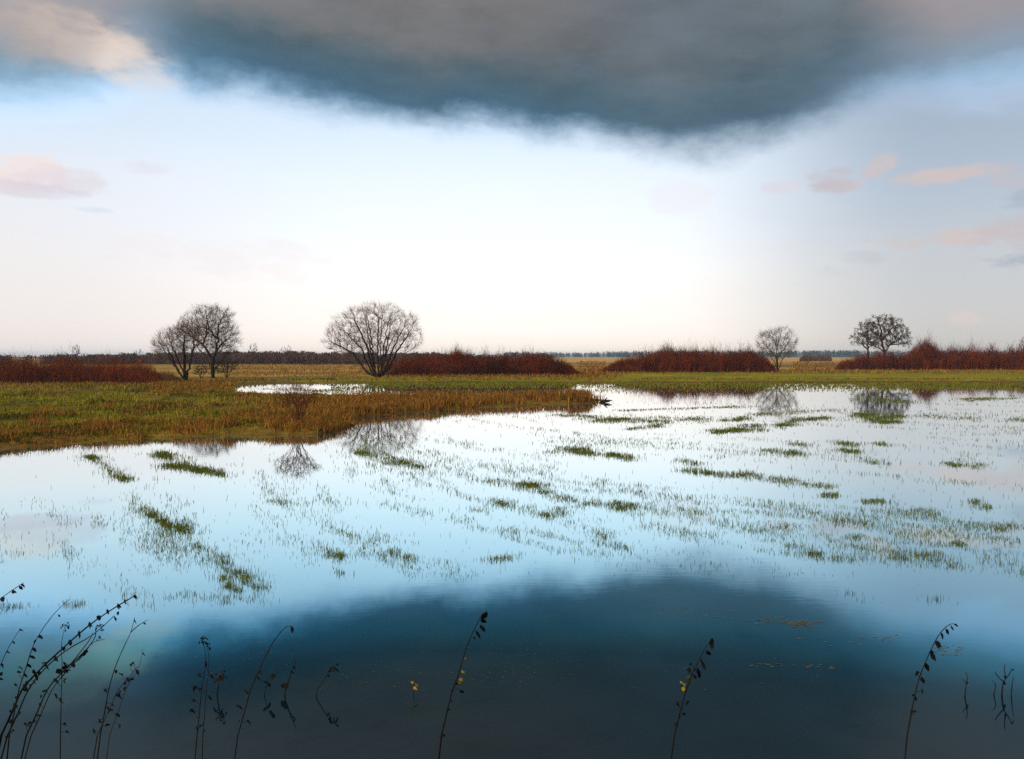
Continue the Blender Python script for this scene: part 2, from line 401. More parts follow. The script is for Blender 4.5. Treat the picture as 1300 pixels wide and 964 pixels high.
def build_meadow_grass():
    n = 75000
    x = RNG.uniform(-220, 640, n); y = RNG.uniform(484, 586, n)
    X, Y, z = on_ground(x, y, 3)
    sd = poly_sd(X, Y, _p)
    ok = (z > 0.015) & (Y > 18) & (Y < 108)
    X, Y, z, sd, x, y = [q[ok] for q in (X, Y, z, sd, x, y)]
    n = len(X)
    big = fbm(X * 0.16, Y * 0.16, 91)
    dk = fbm(X * 0.42 + 9, Y * 0.30, 99)
    ex = (RNG.random(n) < sstep(0.54, 0.74, big) * 0.4)
    h = RNG.uniform(0.05, 0.15, n) * np.clip(Y / 32, 0.8, 1.7)
    col = colmix(n, [(0.150, 0.132, 0.007), (0.110, 0.112, 0.006), (0.18, 0.138, 0.011), (0.07, 0.07, 0.007)], 0.3)
    rc = colmix(n, [(0.20, 0.10, 0.020), (0.15, 0.075, 0.016)], 0.3)
    col = np.where(ex[:, None], rc, col); col = col * (1 - 0.62 * sstep(0.56, 0.68, dk))[:, None]; h = np.where(ex, h * 1.25, h)
    tus = fbm(X * 1.1, Y * 0.8, 93); h = h * (0.35 + 1.5 * sstep(0.3, 0.7, tus))
    col = col * (0.72 + 0.55 * fbm(X * 0.5, Y * 0.5, 95))[:, None] * 1.2
    o = blades('meadow_grass', np.stack([X, Y, z - 0.02], -1), h + 0.02, np.maximum(0.012, Y * 0.0009), col, np.abs(RNG.normal(0.6, 0.5, n)), M_GRASS)
    tag(o, 'short olive grass covering the dry meadow on the left', 'grass', kind='stuff')

    # long rusty sedge: along the near shore, on the spit, behind the meadow and under the thickets
    X, Y, Z, H_, = [], [], [], []
    def add(n, x0, x1, y0, y1, hpx, dens=None, clump=0.0, zmin=0.0):
        x = RNG.uniform(x0, x1, n) + RNG.normal(0, 0.05, n) * (x1 - x0); y = RNG.uniform(y0, y1, n) + RNG.normal(0, 0.09, n) * (y1 - y0)
        gx, gy, gz = on_ground(x, np.maximum(y, 460), 3)
        k = gz > zmin
        if clump > 0:
            k &= RNG.random(n) < sstep(clump - 0.12, clump + 0.12, fbm(gx * 0.8, gy * 0.8, 97))
        X.append(gx[k]); Y.append(gy[k]); Z.append(gz[k]); H_.append(hpx * RNG.uniform(0.55, 1.15, k.sum()) * gy[k] / F)
    add(10000, 448, 772, 503, 529, 11)
    add(1500, 722, 748, 504, 512, 13, zmin=0.02)
    add(3500, 440, 560, 508, 529, 12)
    add(7500, 330, 455, 515, 556, 10, clump=0.46)
    add(6500, 60, 360, 544, 568, 8, clump=0.56)
    add(2200, -160, 140, 550, 590, 8, clump=0.6)
    add(5000, 290, 480, 463, 478, 2.4, clump=0.5)
    add(1800, 734, 768, 460, 474, 2.4, clump=0.5)
    add(2200, 1008, 1062, 460, 471, 2.2, clump=0.5)
    add(3200, 190, 300, 486, 499, 6, clump=0.46)
    add(2600, 300, 450, 499, 512, 6, clump=0.42)
    add(1600, 345, 442, 541, 552, 13)
    add(3500, -150, 200, 484, 492, 4, clump=0.45)
    add(5200, 500, 780, 473, 480, 4, clump=0.42)
    add(5200, 760, 1450, 470, 475, 3, clump=0.42)
    add(7000, 480, 1600, 483.6, 485.4, 2.2, clump=0.46)
    # tussocks that break up the shore
    tx = RNG.uniform(-20, 445, 70); ty = 552 - (RNG.random(70) ** 1.5) * 38
    ty = np.where(tx < 130, ty + 12, ty)
    gx, gy, gz = on_ground(tx, ty, 3)
    for a, b, c in zip(gx, gy, gz):
        if c < 0.02: continue
        m = int(RNG.integers(40, 110)); r = RNG.uniform(0.12, 0.45)
        x = a + RNG.normal(0, r, m); y = b + RNG.normal(0, r, m)
        X.append(x); Y.append(y); Z.append(terrain(x, y)); H_.append(RNG.uniform(0.12, 0.5) * RNG.uniform(0.5, 1.2, m))
    X, Y, Z, h = map(np.concatenate, (X, Y, Z, H_))
    n = len(X)
    col = colmix(n, [(0.25, 0.105, 0.017), (0.18, 0.070, 0.012), (0.30, 0.145, 0.032), (0.14, 0.055, 0.012), (0.13, 0.085, 0.010)], 0.25)
    o = blades('dry_grass', np.stack([X, Y, Z - 0.03], -1), h + 0.03, np.maximum(0.012, Y * 0.00075), col, np.abs(RNG.normal(0.35, 0.35, n)), M_REED, curl=0.25)
    tag(o, 'long rust coloured dead grass fringing the shore and the spit', 'dry grass', kind='stuff')

    # dead grass litter on the near bank
    n = 5200
    X = RNG.uniform(-6.5, 6.5, n); Y = RNG.uniform(2.5, 6.1, n)
    z = terrain(X, Y); k = (z > -0.03) & (RNG.random(n) < sstep(0.40, 0.62, fbm(X * 0.9, Y * 0.9, 133)) + 0.06)
    X, Y, z = X[k], Y[k], z[k]; n = len(X)
    col = colmix(n, [(0.030, 0.020, 0.010), (0.045, 0.028, 0.012), (0.020, 0.016, 0.008), (0.06, 0.035, 0.014)], 0.3)
    o = blades('bank_grass', np.stack([X, Y, z - 0.01], -1), RNG.uniform(0.05, 0.17, n), np.full(n, 0.005), col, np.abs(RNG.normal(0.6, 0.5, n)), M_REED)
    tag(o, 'brown dead grass on the near bank at the bottom edge', 'grass', kind='stuff')

# ------------------------------------------------------------------ tubes, trees
class MB:
    def __init__(s): s.V, s.T, s.Q, s.C = [], [], [], []
    def tube(s, pts, rad, sides=5, col=None, cap=True):
        pts = np.asarray(pts, float); n = len(pts); b = len(s.V)
        for i in range(n):
            t = pts[min(i + 1, n - 1)] - pts[max(i - 1, 0)]
            t = t / (np.linalg.norm(t) + 1e-9)
            ref = np.array([0.31, 1.0, 0.17]) if abs(t[1]) < 0.9 else np.array([1.0, 0.1, 0.2])
            u = np.cross(t, ref); u /= np.linalg.norm(u); w = np.cross(t, u)
            for k in range(sides):
                a = 2 * math.pi * k / sides
                s.V.append(pts[i] + (u * math.cos(a) + w * math.sin(a)) * rad[i])
                s.C.append(col)
        for i in range(n - 1):
            for k in range(sides):
                k2 = (k + 1) % sides
                s.Q.append((b + i * sides + k, b + i * sides + k2, b + (i + 1) * sides + k2, b + (i + 1) * sides + k))
        if cap:
            s.V.append(pts[-1]); s.C.append(col); e = len(s.V) - 1
            for k in range(sides): s.T.append((b + (n - 1) * sides + k, b + (n - 1) * sides + (k + 1) % sides, e))
    def leaf(s, p, d, L, W, nrm, col, bend=0.25):
        d = d / np.linalg.norm(d); sd = np.cross(d, nrm); sd /= (np.linalg.norm(sd) + 1e-9); nn = np.cross(sd, d)
        b = len(s.V)
        s.V += [p, p + d * L * .35 - sd * W * .5 + nn * W * .18, p + d * L * .35 + sd * W * .5 + nn * W * .22,
                p + d * L * .72 - sd * W * .38 - nn * L * bend * .4, p + d * L * .72 + sd * W * .34 - nn * L * bend * .5, p + d * L - nn * L * bend]
        s.C += [col] * 6
        s.T += [(b, b + 1, b + 2), (b + 3, b + 5, b + 4)]; s.Q += [(b + 1, b + 3, b + 4, b + 2)]
    def build(s, name, mat, parent=None, origin=None, smooth=True):
        C = np.array(s.C) if s.C and s.C[0] is not None else None
        return mesh_obj(name, np.array(s.V), s.T, s.Q, mat, parent=parent, origin=origin, colors=C, smooth=smooth)

def colonize(seeds, attract, step, influence, kill, iters=70, jitter=0.25, trop=(0, 0, 0.0)):
    """seeds: list of (pos, parent). Grows a branching skeleton towards the points of the crown."""
    pos = [np.array(p, float) for p, _ in seeds]; par = [q for _, q in seeds]
    A = np.array(attract); best = np.full(len(A), 1e18); bi = np.zeros(len(A), int)
    def upd(i0):
        P = np.array(pos[i0:])
        if len(P) == 0: return
        d = ((A[:, None, :] - P[None]) ** 2).sum(-1)
        k = d.argmin(1); dm = d[np.arange(len(A)), k]
        m = dm < best
        best[m] = dm[m]; bi[m] = k[m] + i0
    upd(0)
    kids = {}
    for _ in range(iters):
        act = best < influence ** 2
        if not act.any(): break
        i0 = len(pos)
        for node in np.unique(bi[act]):
            v = A[act & (bi == node)] - pos[node]
            v = (v / np.linalg.norm(v, axis=1)[:, None]).sum(0)
            L = np.linalg.norm(v)
            if L < 1e-6: continue
            v = v / L + RNG.normal(0, jitter, 3)
            if par[node] >= 0:
                m = pos[node] - pos[par[node]]; v = v + 0.55 * m / (np.linalg.norm(m) + 1e-9)
            o = pos[node] - pos[0]; v = v + 0.35 * o / (np.linalg.norm(o) + 1e-9)
            v /= np.linalg.norm(v)
            if kids.get(node, 0) >= 3: continue
            kids[node] = kids.get(node, 0) + 1
            pos.append(pos[node] + v * step); par.append(int(node))
        if len(pos) == i0: break
        upd(i0)
        keep = best > kill ** 2
        A, best, bi = A[keep], best[keep], bi[keep]
        if len(A) == 0: break
    return np.array(pos), par

def skeleton_mesh(pos, par, tip, root_r, power=2.3, split=0.03, minsides=3):
    n = len(pos); kids = [[] for _ in range(n)]
    for i, p in enumerate(par):
        if p >= 0: kids[p].append(i)
    r = np.zeros(n)
    for i in range(n - 1, -1, -1):
        r[i] = (tip ** power if not kids[i] else sum(r[k] for k in kids[i]))
        r[i] = max(r[i], tip ** power)
    r = r ** (1 / power)
    rt = max(r[i] for i in range(n) if par[i] < 0)
    g = math.log(root_r / tip) / max(1e-6, math.log(rt / tip))
    r = tip * (r / tip) ** g
    thick, thin = MB(), MB()
    stack = [i for i in range(n) if par[i] < 0]
    for root in stack:
        todo = [(root, None)]
        while todo:
            i, prev = todo.pop()
            ch = [i] if prev is None else [prev, i]
            rr = [r[i]] if prev is None else [min(r[prev], r[i] * 1.15), r[i]]
            cur = i
            while kids[cur]:
                ks = sorted(kids[cur], key=lambda k: -r[k])
                for k in ks[1:]: todo.append((k, cur))
                nx = ks[0]
                ch.append(nx); rr.append(r[nx]); cur = nx
            if len(ch) < 2: continue
            # split where it becomes thin
            c = next((j for j in range(len(rr)) if rr[j] < split), len(rr))
            if c >= 2: thick.tube(pos[ch[:min(c + 1, len(ch))]], rr[:min(c + 1, len(ch))], 7 if rr[0] > 0.12 else 5)
            a = ch[max(0, c - 1):]; b = rr[max(0, c - 1):]
            if len(a) >= 2 and c < len(rr):
                thin.tube(pos[a], np.minimum(b, split * 1.2), 3, None, False)
    leafs = [i for i in range(n) if r[i] < split * 0.75]
    return thick, thin, leafs, r

def twig_spray(thin, pos, par, leafs, per, L, w, up=0.5, cols=None, droop=0.0):
    for i in leafs:
        p = pos[i]; d0 = p - pos[par[i]] if par[i] >= 0 else np.array([0, 0, 1.])
        d0 = d0 / (np.linalg.norm(d0) + 1e-9)
        for _ in range(per):
            o = p - pos[0]; o = o / (np.linalg.norm(o) + 1e-9)
            d = d0 * 0.6 + o * 0.7 + RNG.normal(0, 0.42, 3) + np.array([0, 0, up * 0.5]); d /= np.linalg.norm(d)
            l = L * RNG.uniform(0.5, 1.2)
            q = p + d * l + np.array([0, 0, -droop * l])
            thin.tube([p, (p + q) / 2 + RNG.normal(0, 0.06 * l, 3), q], [w, w * 0.8, w * 0.45], 3, None, False)

def px_world(px, py, D, dy=0.0):
    Y = D + dy
    return np.array([(px - 650) / F * Y, Y, EYE - (py - HZ) / F * Y])

def crown_points(ells, D, n, depth=0.85, shell=0.55, cut=None):
    """points in ellipsoids given in photo px about the tree, made round in depth"""
    out = []
    w = np.array([e[2] * e[3] for e in ells], float); w /= w.sum()
    for (cx, cy, rx, ry), wi in zip(ells, w):
        m = int(n * wi)
        v = RNG.normal(0, 1, (m, 3)); v /= np.linalg.norm(v, axis=1)[:, None]
        rad = RNG.random(m) ** shell
        v = v * rad[:, None]
        c = px_world(cx, cy, D)
        s = D / F
        out.append(c + v * np.array([rx * s, rx * s * depth, ry * s]))
    P = np.vstack(out)
    if cut is not None: P = P[P[:, 2] > cut]
    return P

def make_tree(name, label, cat, base_px, ells, mains, npts, root_r, tip, step_px, twig, group=None, D=None, jitter=0.12,
              bark=M_BARK, twigcol=(0.10, 0.07, 0.055), clumps=0, cut_px=None, shell=0.36, gz=None, infl=14, kill=2.2):
    if D is None:
        bx, D, bz = [float(q) for q in on_ground(base_px[0], base_px[1])]
    else:
        bx = (base_px[0] - 650) / F * D; bz = float(terrain(np.array(bx), np.array(D)))
    s = D / F
    o = empty(name, (bx, D, bz), label, cat, group)
    seeds = []; nodes = {}
    # main limbs: polylines in photo px with a depth offset at the end, all from the base
    for pl, dy in mains:
        prev = -1
        L = len(pl)
        pts = []
        for j, (x, y) in enumerate(pl):
            f = j / (L - 1)
            p = px_world(x, y, D, 0) + np.array([0, dy * s * f, 0])
            if j == 0 and pl[0][1] >= base_px[1] - 3: p[2] = bz - 0.08
            pts.append(p)
        # resample
        res = [pts[0]]
        for a, b in zip(pts[:-1], pts[1:]):
            k = max(1, int(np.linalg.norm(b - a) / (step_px * s)))
            for q in range(1, k + 1): res.append(a + (b - a) * q / k + RNG.normal(0, 0.18 * step_px * s, 3) * np.array([1, 1, 0.3]))
        key = pl[0]
        for j, p in enumerate(res):
            if j == 0:
                kk = nodes.get(key)
                if kk is None:
                    seeds.append((p, -1)); kk = len(seeds) - 1; nodes[key] = kk
                prev = kk
            else:
                seeds.append((p, prev)); prev = len(seeds) - 1
        nodes[pl[-1]] = prev
    A = crown_points(ells, D, npts, shell=shell, cut=None if cut_px is None else px_world(0, cut_px, D)[2])
    pos, par = colonize(seeds, A, step_px * s, infl * s, kill * s, jitter=jitter)
    thick, thin, leafs, r = skeleton_mesh(pos, par, tip, root_r, split=min(0.05 * (root_r / 0.3) ** 0.3, root_r * 0.45))
    per, L, w, up = twig
    twig_spray(thin, pos, par, leafs, per, L * s, w, up)
    if clumps:
        lm = MB()
        for i in leafs:
            if RNG.random() < clumps:
                for _ in range(6):
                    d = RNG.normal(0, 1, 3)
                    lm.leaf(pos[i] + RNG.normal(0, 1.1 * s, 3), d, 0.22, 0.16, RNG.normal(0, 1, 3), (0.05 * RNG.uniform(.7, 1.4), 0.032, 0.016))
        lm.build('withered_leaves', M_DEADLEAF, o, o.location, smooth=False)
    thick.C = None
    a = mesh_obj('trunk', np.array(thick.V), thick.T, thick.Q, bark, parent=o, origin=o.location, smooth=True)
    col = np.array(twigcol)[None] * RNG.uniform(0.8, 1.25, (len(thin.V), 1))
    b = mesh_obj('crown', np.array(thin.V), thin.T, thin.Q, M_TWIG, parent=o, origin=o.location, colors=col, smooth=True)
    return o

def build_trees():
    # the wide many-stemmed willow
    b = (480, 479)
    m = []
    for ex, ey, dy, mx, my in [(420, 433, -6, 450, 449), (414, 442, 8, 444, 450), (433, 418, 14, 458, 444), (452, 402, -18, 468, 441), (462, 398, 22, 470, 440), (480, 392, 4, 479, 437),
                               (497, 402, -16, 489, 440), (512, 412, 16, 496, 446), (524, 418, -8, 504, 447), (532, 438, 8, 511, 450), (526, 450, -10, 508, 457), (470, 410, -30, 474, 445), (492, 412, 32, 487, 444),
                               (505, 425, -26, 493, 449), (430, 443, 16, 458, 456), (486, 400, -8, 484, 440)]:
        m.append(([b, (b[0] + (mx - b[0]) * 0.42, b[1] + (my - b[1]) * 0.18), (b[0] + (mx - b[0]) * 0.78, b[1] + (my - b[1]) * 0.62), (mx, my), (ex, ey)], dy))
    make_tree('willow_tree', 'broad bare willow with many stems fanning from one base, right of the pond', 'tree', b,
              [(474, 422, 58, 34), (434, 432, 24, 20), (514, 424, 24, 28), (476, 402, 36, 17), (474, 436, 56, 18)], m, 1300, 0.52, 0.010, 3.0, (5, 8.0, 0.0065, 0.35), cut_px=455, twigcol=(0.11, 0.065, 0.042), kill=3.4, infl=16)
    # the tall forked tree with its limb leaning left
    b = (270, 480)
    m = [([b, (270, 468), (270, 457)], 0),
         ([(270, 457), (265, 447), (258, 437), (246, 428), (231, 418)], -8),
         ([(270, 457), (274, 447), (276, 430), (275, 416), (283, 398)], 6),
         ([b, (266, 466), (261, 455), (250, 442), (240, 432)], 8), ([b, (275, 467), (283, 456), (292, 446)], -6), ([(258, 437), (260, 425), (259, 405)], 10), ([(276, 430), (268, 418), (266, 400)], -14), ([(274, 447), (284, 436), (294, 430)], -10)]
    make_tree('bare_tree', 'tall bare tree with a dark forked trunk and a limb leaning left', 'tree', b,
              [(262, 417, 34, 29), (242, 420, 20, 14), (276, 420, 27, 32), (290, 436, 14, 18), (280, 446, 18, 12)], m, 1000, 0.25, 0.011, 3.0, (5, 7.5, 0.0065, 0.3), cut_px=452, twigcol=(0.095, 0.058, 0.038))
    b = (236, 485)
    m = [([b, (228, 473), (219, 452), (214, 440)], -6), ([b, (234, 470), (232, 440), (232, 425)], 6), ([b, (240, 468), (246, 446), (248, 432)], -4),
         ([b, (226, 472), (208, 448), (202, 438)], 8), ([b, (232, 466), (224, 445), (220, 430)], -14)]
    make_tree('bare_tree', 'smaller many-stemmed bare tree at the left of the tall forked tree', 'tree', b,
              [(214, 441, 20, 21), (232, 430, 20, 22), (247, 436, 12, 18)], m, 480, 0.28, 0.010, 2.8, (5, 8.0, 0.006, 0.45), twigcol=(0.12, 0.072, 0.046))
    b = (288, 480)
    m = [([b, (284, 472), (281, 466)], 3), ([b, (289, 470), (290, 462)], -3), ([b, (292, 472), (297, 464)], 2), ([b, (286, 472), (276, 468)], 6)]
    make_tree('shrub', 'low dark twiggy shrub at the right foot of the tall forked tree', 'shrub', b,
              [(284, 467, 13, 9), (293, 465, 9, 8)], m, 500, 0.07, 0.012, 1.8, (4, 3.5, 0.012, 0.3), twigcol=(0.04, 0.035, 0.02))
    b = (255, 481)
    m = [([b, (252, 473), (250, 467)], 3), ([b, (256, 472), (258, 466)], -3), ([b, (260, 474), (263, 470)], 4)]
    make_tree('shrub', 'low dark shrub between the small and the tall forked tree', 'shrub', b,
              [(255, 471, 10, 7)], m, 300, 0.06, 0.012, 1.8, (4, 3.2, 0.012, 0.3), twigcol=(0.04, 0.035, 0.02))
    # lone round tree at the right
    b = (988, 471)
    m = [([b, (987, 463), (986, 455)], 0), ([(986, 455), (986, 440), (985, 424)], 0), ([(986, 455), (978, 444), (970, 434)], 6), ([(986, 455), (994, 444), (1000, 432)], -6),
         ([b, (992, 462), (1000, 450)], 8), ([b, (982, 460), (974, 450)], -8), ([(986, 440), (980, 428), (977, 420)], -8), ([(986, 440), (992, 428), (995, 420)], 8)]
    make_tree('bare_tree', 'small round bare tree alone at the right end of the middle red thicket', 'tree', b,
              [(986, 437, 25, 23), (986, 444, 23, 16)], m, 480, 0.20, 0.015, 2.4, (5, 6.5, 0.009, 0.4), twigcol=(0.10, 0.075, 0.055))
    # the two trees that stand in the right thicket
    b = (1123, 467)
    m = [([b, (1123, 457), (1123, 447)], 0), ([(1123, 447), (1119, 434), (1120, 420), (1116, 408)], 4), ([(1123, 447), (1130, 438), (1140, 430), (1148, 424)], -4),
         ([(1123, 447), (1114, 440), (1106, 436)], 8), ([(1119, 434), (1128, 420), (1134, 408)], -8), ([(1130, 438), (1143, 437), (1152, 436)], 5)]
    make_tree('old_tree', 'dark broad-crowned tree with clumped twigs rising out of the right thicket', 'tree', b,
              [(1122, 413, 25, 13), (1137, 426, 20, 15), (1116, 428, 26, 16), (1146, 434, 11, 9)], m, 900, 0.36, 0.020, 2.4, (5, 3.6, 0.020, 0.2), D=196, clumps=0.75, twigcol=(0.055, 0.042, 0.030), shell=0.45, kill=3.0)
    b = (1102, 467)
    m = [([b, (1102, 455), (1102, 444), (1101, 430), (1102, 420)], 0), ([(1102, 444), (1095, 437), (1087, 433)], 4), ([(1101, 430), (1095, 424), (1092, 418)], -4)]
    make_tree('old_tree', 'slimmer dark tree against the left side of the broad-crowned tree', 'tree', b,
              [(1100, 422, 16, 15), (1089, 432, 12, 10), (1106, 432, 14, 13)], m, 420, 0.20, 0.020, 2.4, (5, 3.4, 0.020, 0.2), D=200, clumps=0.65, twigcol=(0.055, 0.042, 0.030), shell=0.45, kill=3.0)
    # bare bush on the near shore
    b = (378, 540)
    m = []
    for k in range(17):
        ex = 378 + RNG.uniform(-30, 24); ey = 492 + abs(ex - 378) * 0.35 + RNG.uniform(0, 12)
        m.append(([b, (378 + (ex - 378) * 0.38, 522), (ex, ey)], RNG.uniform(-18, 18)))
    make_tree('bare_shrub', 'reddish leafless bush of upright rods on the near shore', 'shrub', b,
              [(378, 504, 26, 15)], m, 170, 0.028, 0.005, 3.0, (2, 8, 0.004, 0.6), twigcol=(0.075, 0.024, 0.012), bark=mat_plant('red_bark', (0.075, 0.032, 0.02), 0.3, 8, transl=0))
    # trees peeping over the far left thicket and wood
    for px, top, base, w, D, lab in [(97, 439, 462, 7, 250, 'thin upright bare tree poking above the far left thicket'),
                                     (72, 449, 462, 5, 250, 'round reddish little tree, left of a pair above the far left thicket'),
                                     (81, 448.5, 462, 6, 254, 'round grey little tree, right of a pair above the far left thicket'),
                                     (3, 450, 464, 8, 240, 'round little tree at the left edge of the photo'),
                                     (176, 445, 462, 8, 300, 'pale fine-twigged far tree between thicket and small bare tree'),
                                     (321, 438, 462, 9, 285, 'taller pale brown far tree just right of the tall forked tree'),
                                     (363, 441, 462, 10, 290, 'round topped far tree standing up from the wood in mid field'),
                                     (1299, 431, 468, 8, 230, 'small dark tree at the right edge behind the red thicket')]:
        cy = (top + base) / 2 - 3
        b = (px, base)
        m = [([b, (px, base - 6), (px + 0.5, cy)], 0), ([(px, base - 6), (px - w * .5, cy + 1)], 2), ([(px, base - 6), (px + w * .5, cy)], -2)] if base - top > 10 else [([b, (px, cy)], 0)]
        make_tree('far_tree', lab, 'tree', b, [(px, (top + cy) / 2 + 2.5, w * 0.8, (base - top) * 0.36)], m, 150, 0.16, 0.03, 1.5, (4, 2.4, 0.026, 0.4), D=D,
                  twigcol=(0.075, 0.05, 0.042) if px != 72 else (0.10, 0.035, 0.03), infl=12)

# ------------------------------------------------------------------ thickets, woods
def shoots(P, H, lean, w, col, segs=3):
    """curved tapering shoots as crossed thin blades; returns arrays"""
    n = len(P)
    b = RNG.uniform(0, 2 * np.pi, n)
    l = np.stack([np.cos(b), np.sin(b), 0 * b], -1)
    a = RNG.uniform(-0.9, 0.9, n); wd = np.stack([np.cos(a), np.sin(a), 0 * a], -1)
    V, Q = [], []
    for s in range(segs + 1):
        f = s / segs
        c = P + np.array([0, 0, 1.0]) * (H * f)[:, None] + l * (lean * H * f ** 1.6)[:, None]
        ww = (w * (1 - 0.75 * f) / 2)[:, None] * wd
        V += [c - ww, c + ww]
    V = np.stack(V, 1)
    k = 2 * (segs + 1)
    i = np.arange(n)[:, None] * k
    Q = np.concatenate([i + np.array([2 * s, 2 * s + 1, 2 * s + 3, 2 * s + 2]) for s in range(segs)])
    return V.reshape(-1, 3), Q, np.repeat(col, k, axis=0)

def thicket(name, label, prof, base_py, depth_m, nsh, cols, cat='thicket', D=None, dens_noise=0.25, hmul=1.0, group=None):
    prof = np.array(prof, float)
    mx = (prof[0, 0] + prof[-1, 0]) / 2
    if D is None:
        D = float(on_ground(np.array(mx), np.array(float(base_py)))[1])
    s = D / F
    bx = (mx - 650) * s
    o = empty(name, (bx, D, float(terrain(np.array(bx), np.array(D)))), label, cat, group)
    def heights(X, Y):
        px = 650 + X / Y * F
        top = np.interp(px, prof[:, 0], prof[:, 1])
        return EYE - (top - HZ) / F * Y
    x0 = (prof[0, 0] - 650) * s; x1 = (prof[-1, 0] - 650) * s
    n = int(nsh * 1.35)
    Y = D + 0.3 + depth_m * RNG.random(n) ** 1.3
    X = (RNG.uniform(prof[0, 0], prof[-1, 0], n) - 650) / F * Y
    gz = terrain(X, Y)
    H = (heights(X, Y) - gz) * hmul
    # bushes within the mass: crowns and dips along it
    lump = fbm(X * 0.5, Y * 0.5, 111, 3)
    H = H * (0.56 + 1.0 * (lump - 0.25)) * RNG.uniform(0.5, 1.06, n) * np.where(RNG.random(n) < 0.16, RNG.uniform(1.0, 1.38, n), 1)
    front = np.clip((Y - D) / (depth_m * 0.25), 0.5, 1) ** 0.5
    H = np.maximum(H * front, 0.25)
    col = colmix(n, cols, 0.3) * (0.35 + 1.2 * fbm(X * 0.3, Y * 0.3, 117, 3))[:, None]
    V, Q, C = shoots(np.stack([X, Y, gz - 0.05], -1), H, RNG.uniform(0.02, 0.42, n), np.full(n, 0.42 * s), col)
    mesh_obj('shoots', V, [], Q, M_SHOOT, parent=o, origin=o.location, colors=C)
    # fine side twigs through the upper two thirds
    m = int(n * 3.2)
    k = RNG.integers(0, n, m); f = RNG.uniform(0.45, 1.0, m)
    P = np.stack([X[k], Y[k], gz[k] + H[k] * f], -1) + RNG.normal(0, 0.14, (m, 3)) * np.array([1, 1, 0.4])
    L = H[k] * RNG.uniform(0.12, 0.3, m)
    V, Q, C = shoots(P, L, RNG.uniform(0.1, 0.9, m), np.full(m, 0.24 * s), col[k] * 1.1, segs=2)
    mesh_obj('twigs', V, [], Q, M_SHOOT, parent=o, origin=o.location, colors=C)
    return o

RED = [(0.10, 0.015, 0.002), (0.075, 0.011, 0.002), (0.13, 0.028, 0.004), (0.032, 0.009, 0.004)]
DRED = [(0.085, 0.024, 0.013), (0.06, 0.018, 0.011), (0.12, 0.034, 0.017)]
BRN = [(0.10, 0.05, 0.02), (0.075, 0.04, 0.016), (0.13, 0.065, 0.026)]
def build_thickets():
    thicket('red_thicket', 'long red-brown willow thicket at the far left of the meadow',
            [(-330, 456), (-200, 454), (-60, 455), (0, 455), (30, 455), (62, 457), (70, 454), (100, 453), (130, 453), (160, 456), (180, 459), (194, 466), (206, 480)], 487, 9, 12000, RED)
    thicket('low_thicket', 'small low brown thicket between the left red thicket and bare trees',
            [(196, 478), (204, 472), (214, 470), (222, 473), (230, 480)], 485, 3, 900, BRN)
    thicket('red_thicket', 'red-brown thicket starting behind the broad willow',
            [(486, 470), (490, 459), (520, 452), (545, 449), (560, 450), (575, 449), (600, 450), (620, 449), (640, 451), (680, 451), (700, 452), (714, 457), (727, 464), (736, 474)], 477, 9, 9000, RED)
    thicket('red_thicket', 'red-brown thicket left of the small round bare tree',
            [(762, 470), (778, 461), (800, 453), (820, 448), (840, 446), (875, 446), (900, 444), (920, 443), (940, 443), (958, 447), (972, 455), (984, 467)], 473, 10, 8500, RED)
    thicket('red_thicket', 'longest red thicket at the right, around the dark broad-crowned tree',
            [(1060, 468), (1068, 459), (1085, 453), (1100, 449), (1120, 447), (1140, 445), (1160, 441), (1200, 442), (1230, 440), (1250, 440), (1280, 441), (1300, 441), (1360, 443), (1450, 446), (1560, 458)], 470, 11, 13000, RED)
    thicket('willow_shrub', 'dark domed shrub standing above the middle red thicket',
            [(834, 452), (842, 444), (852, 438), (861, 441), (870, 448), (876, 455)], 472.4, 6, 1500, DRED, cat='shrub')
    thicket('willow_shrub', 'pointed red shrub standing above the right thicket beside the broad tree',
            [(1154, 450), (1164, 440), (1173, 432), (1184, 437), (1196, 446)], 469.6, 6, 1500, RED, cat='shrub')
    thicket('willow_shrub', 'fuzzy topped red shrub standing above the thicket beside the willow',
            [(568, 456), (576, 448), (584, 445.5), (592, 449), (600, 455)], 476.4, 6, 1100, RED, cat='shrub')
    thicket('hedge', 'short dark far hedge in the gap left of the right thicket',
            [(1015, 454), (1020, 450.5), (1035, 450), (1050, 450.5), (1056, 454)], 0, 8, 900, BRN, D=420, cat='hedge')

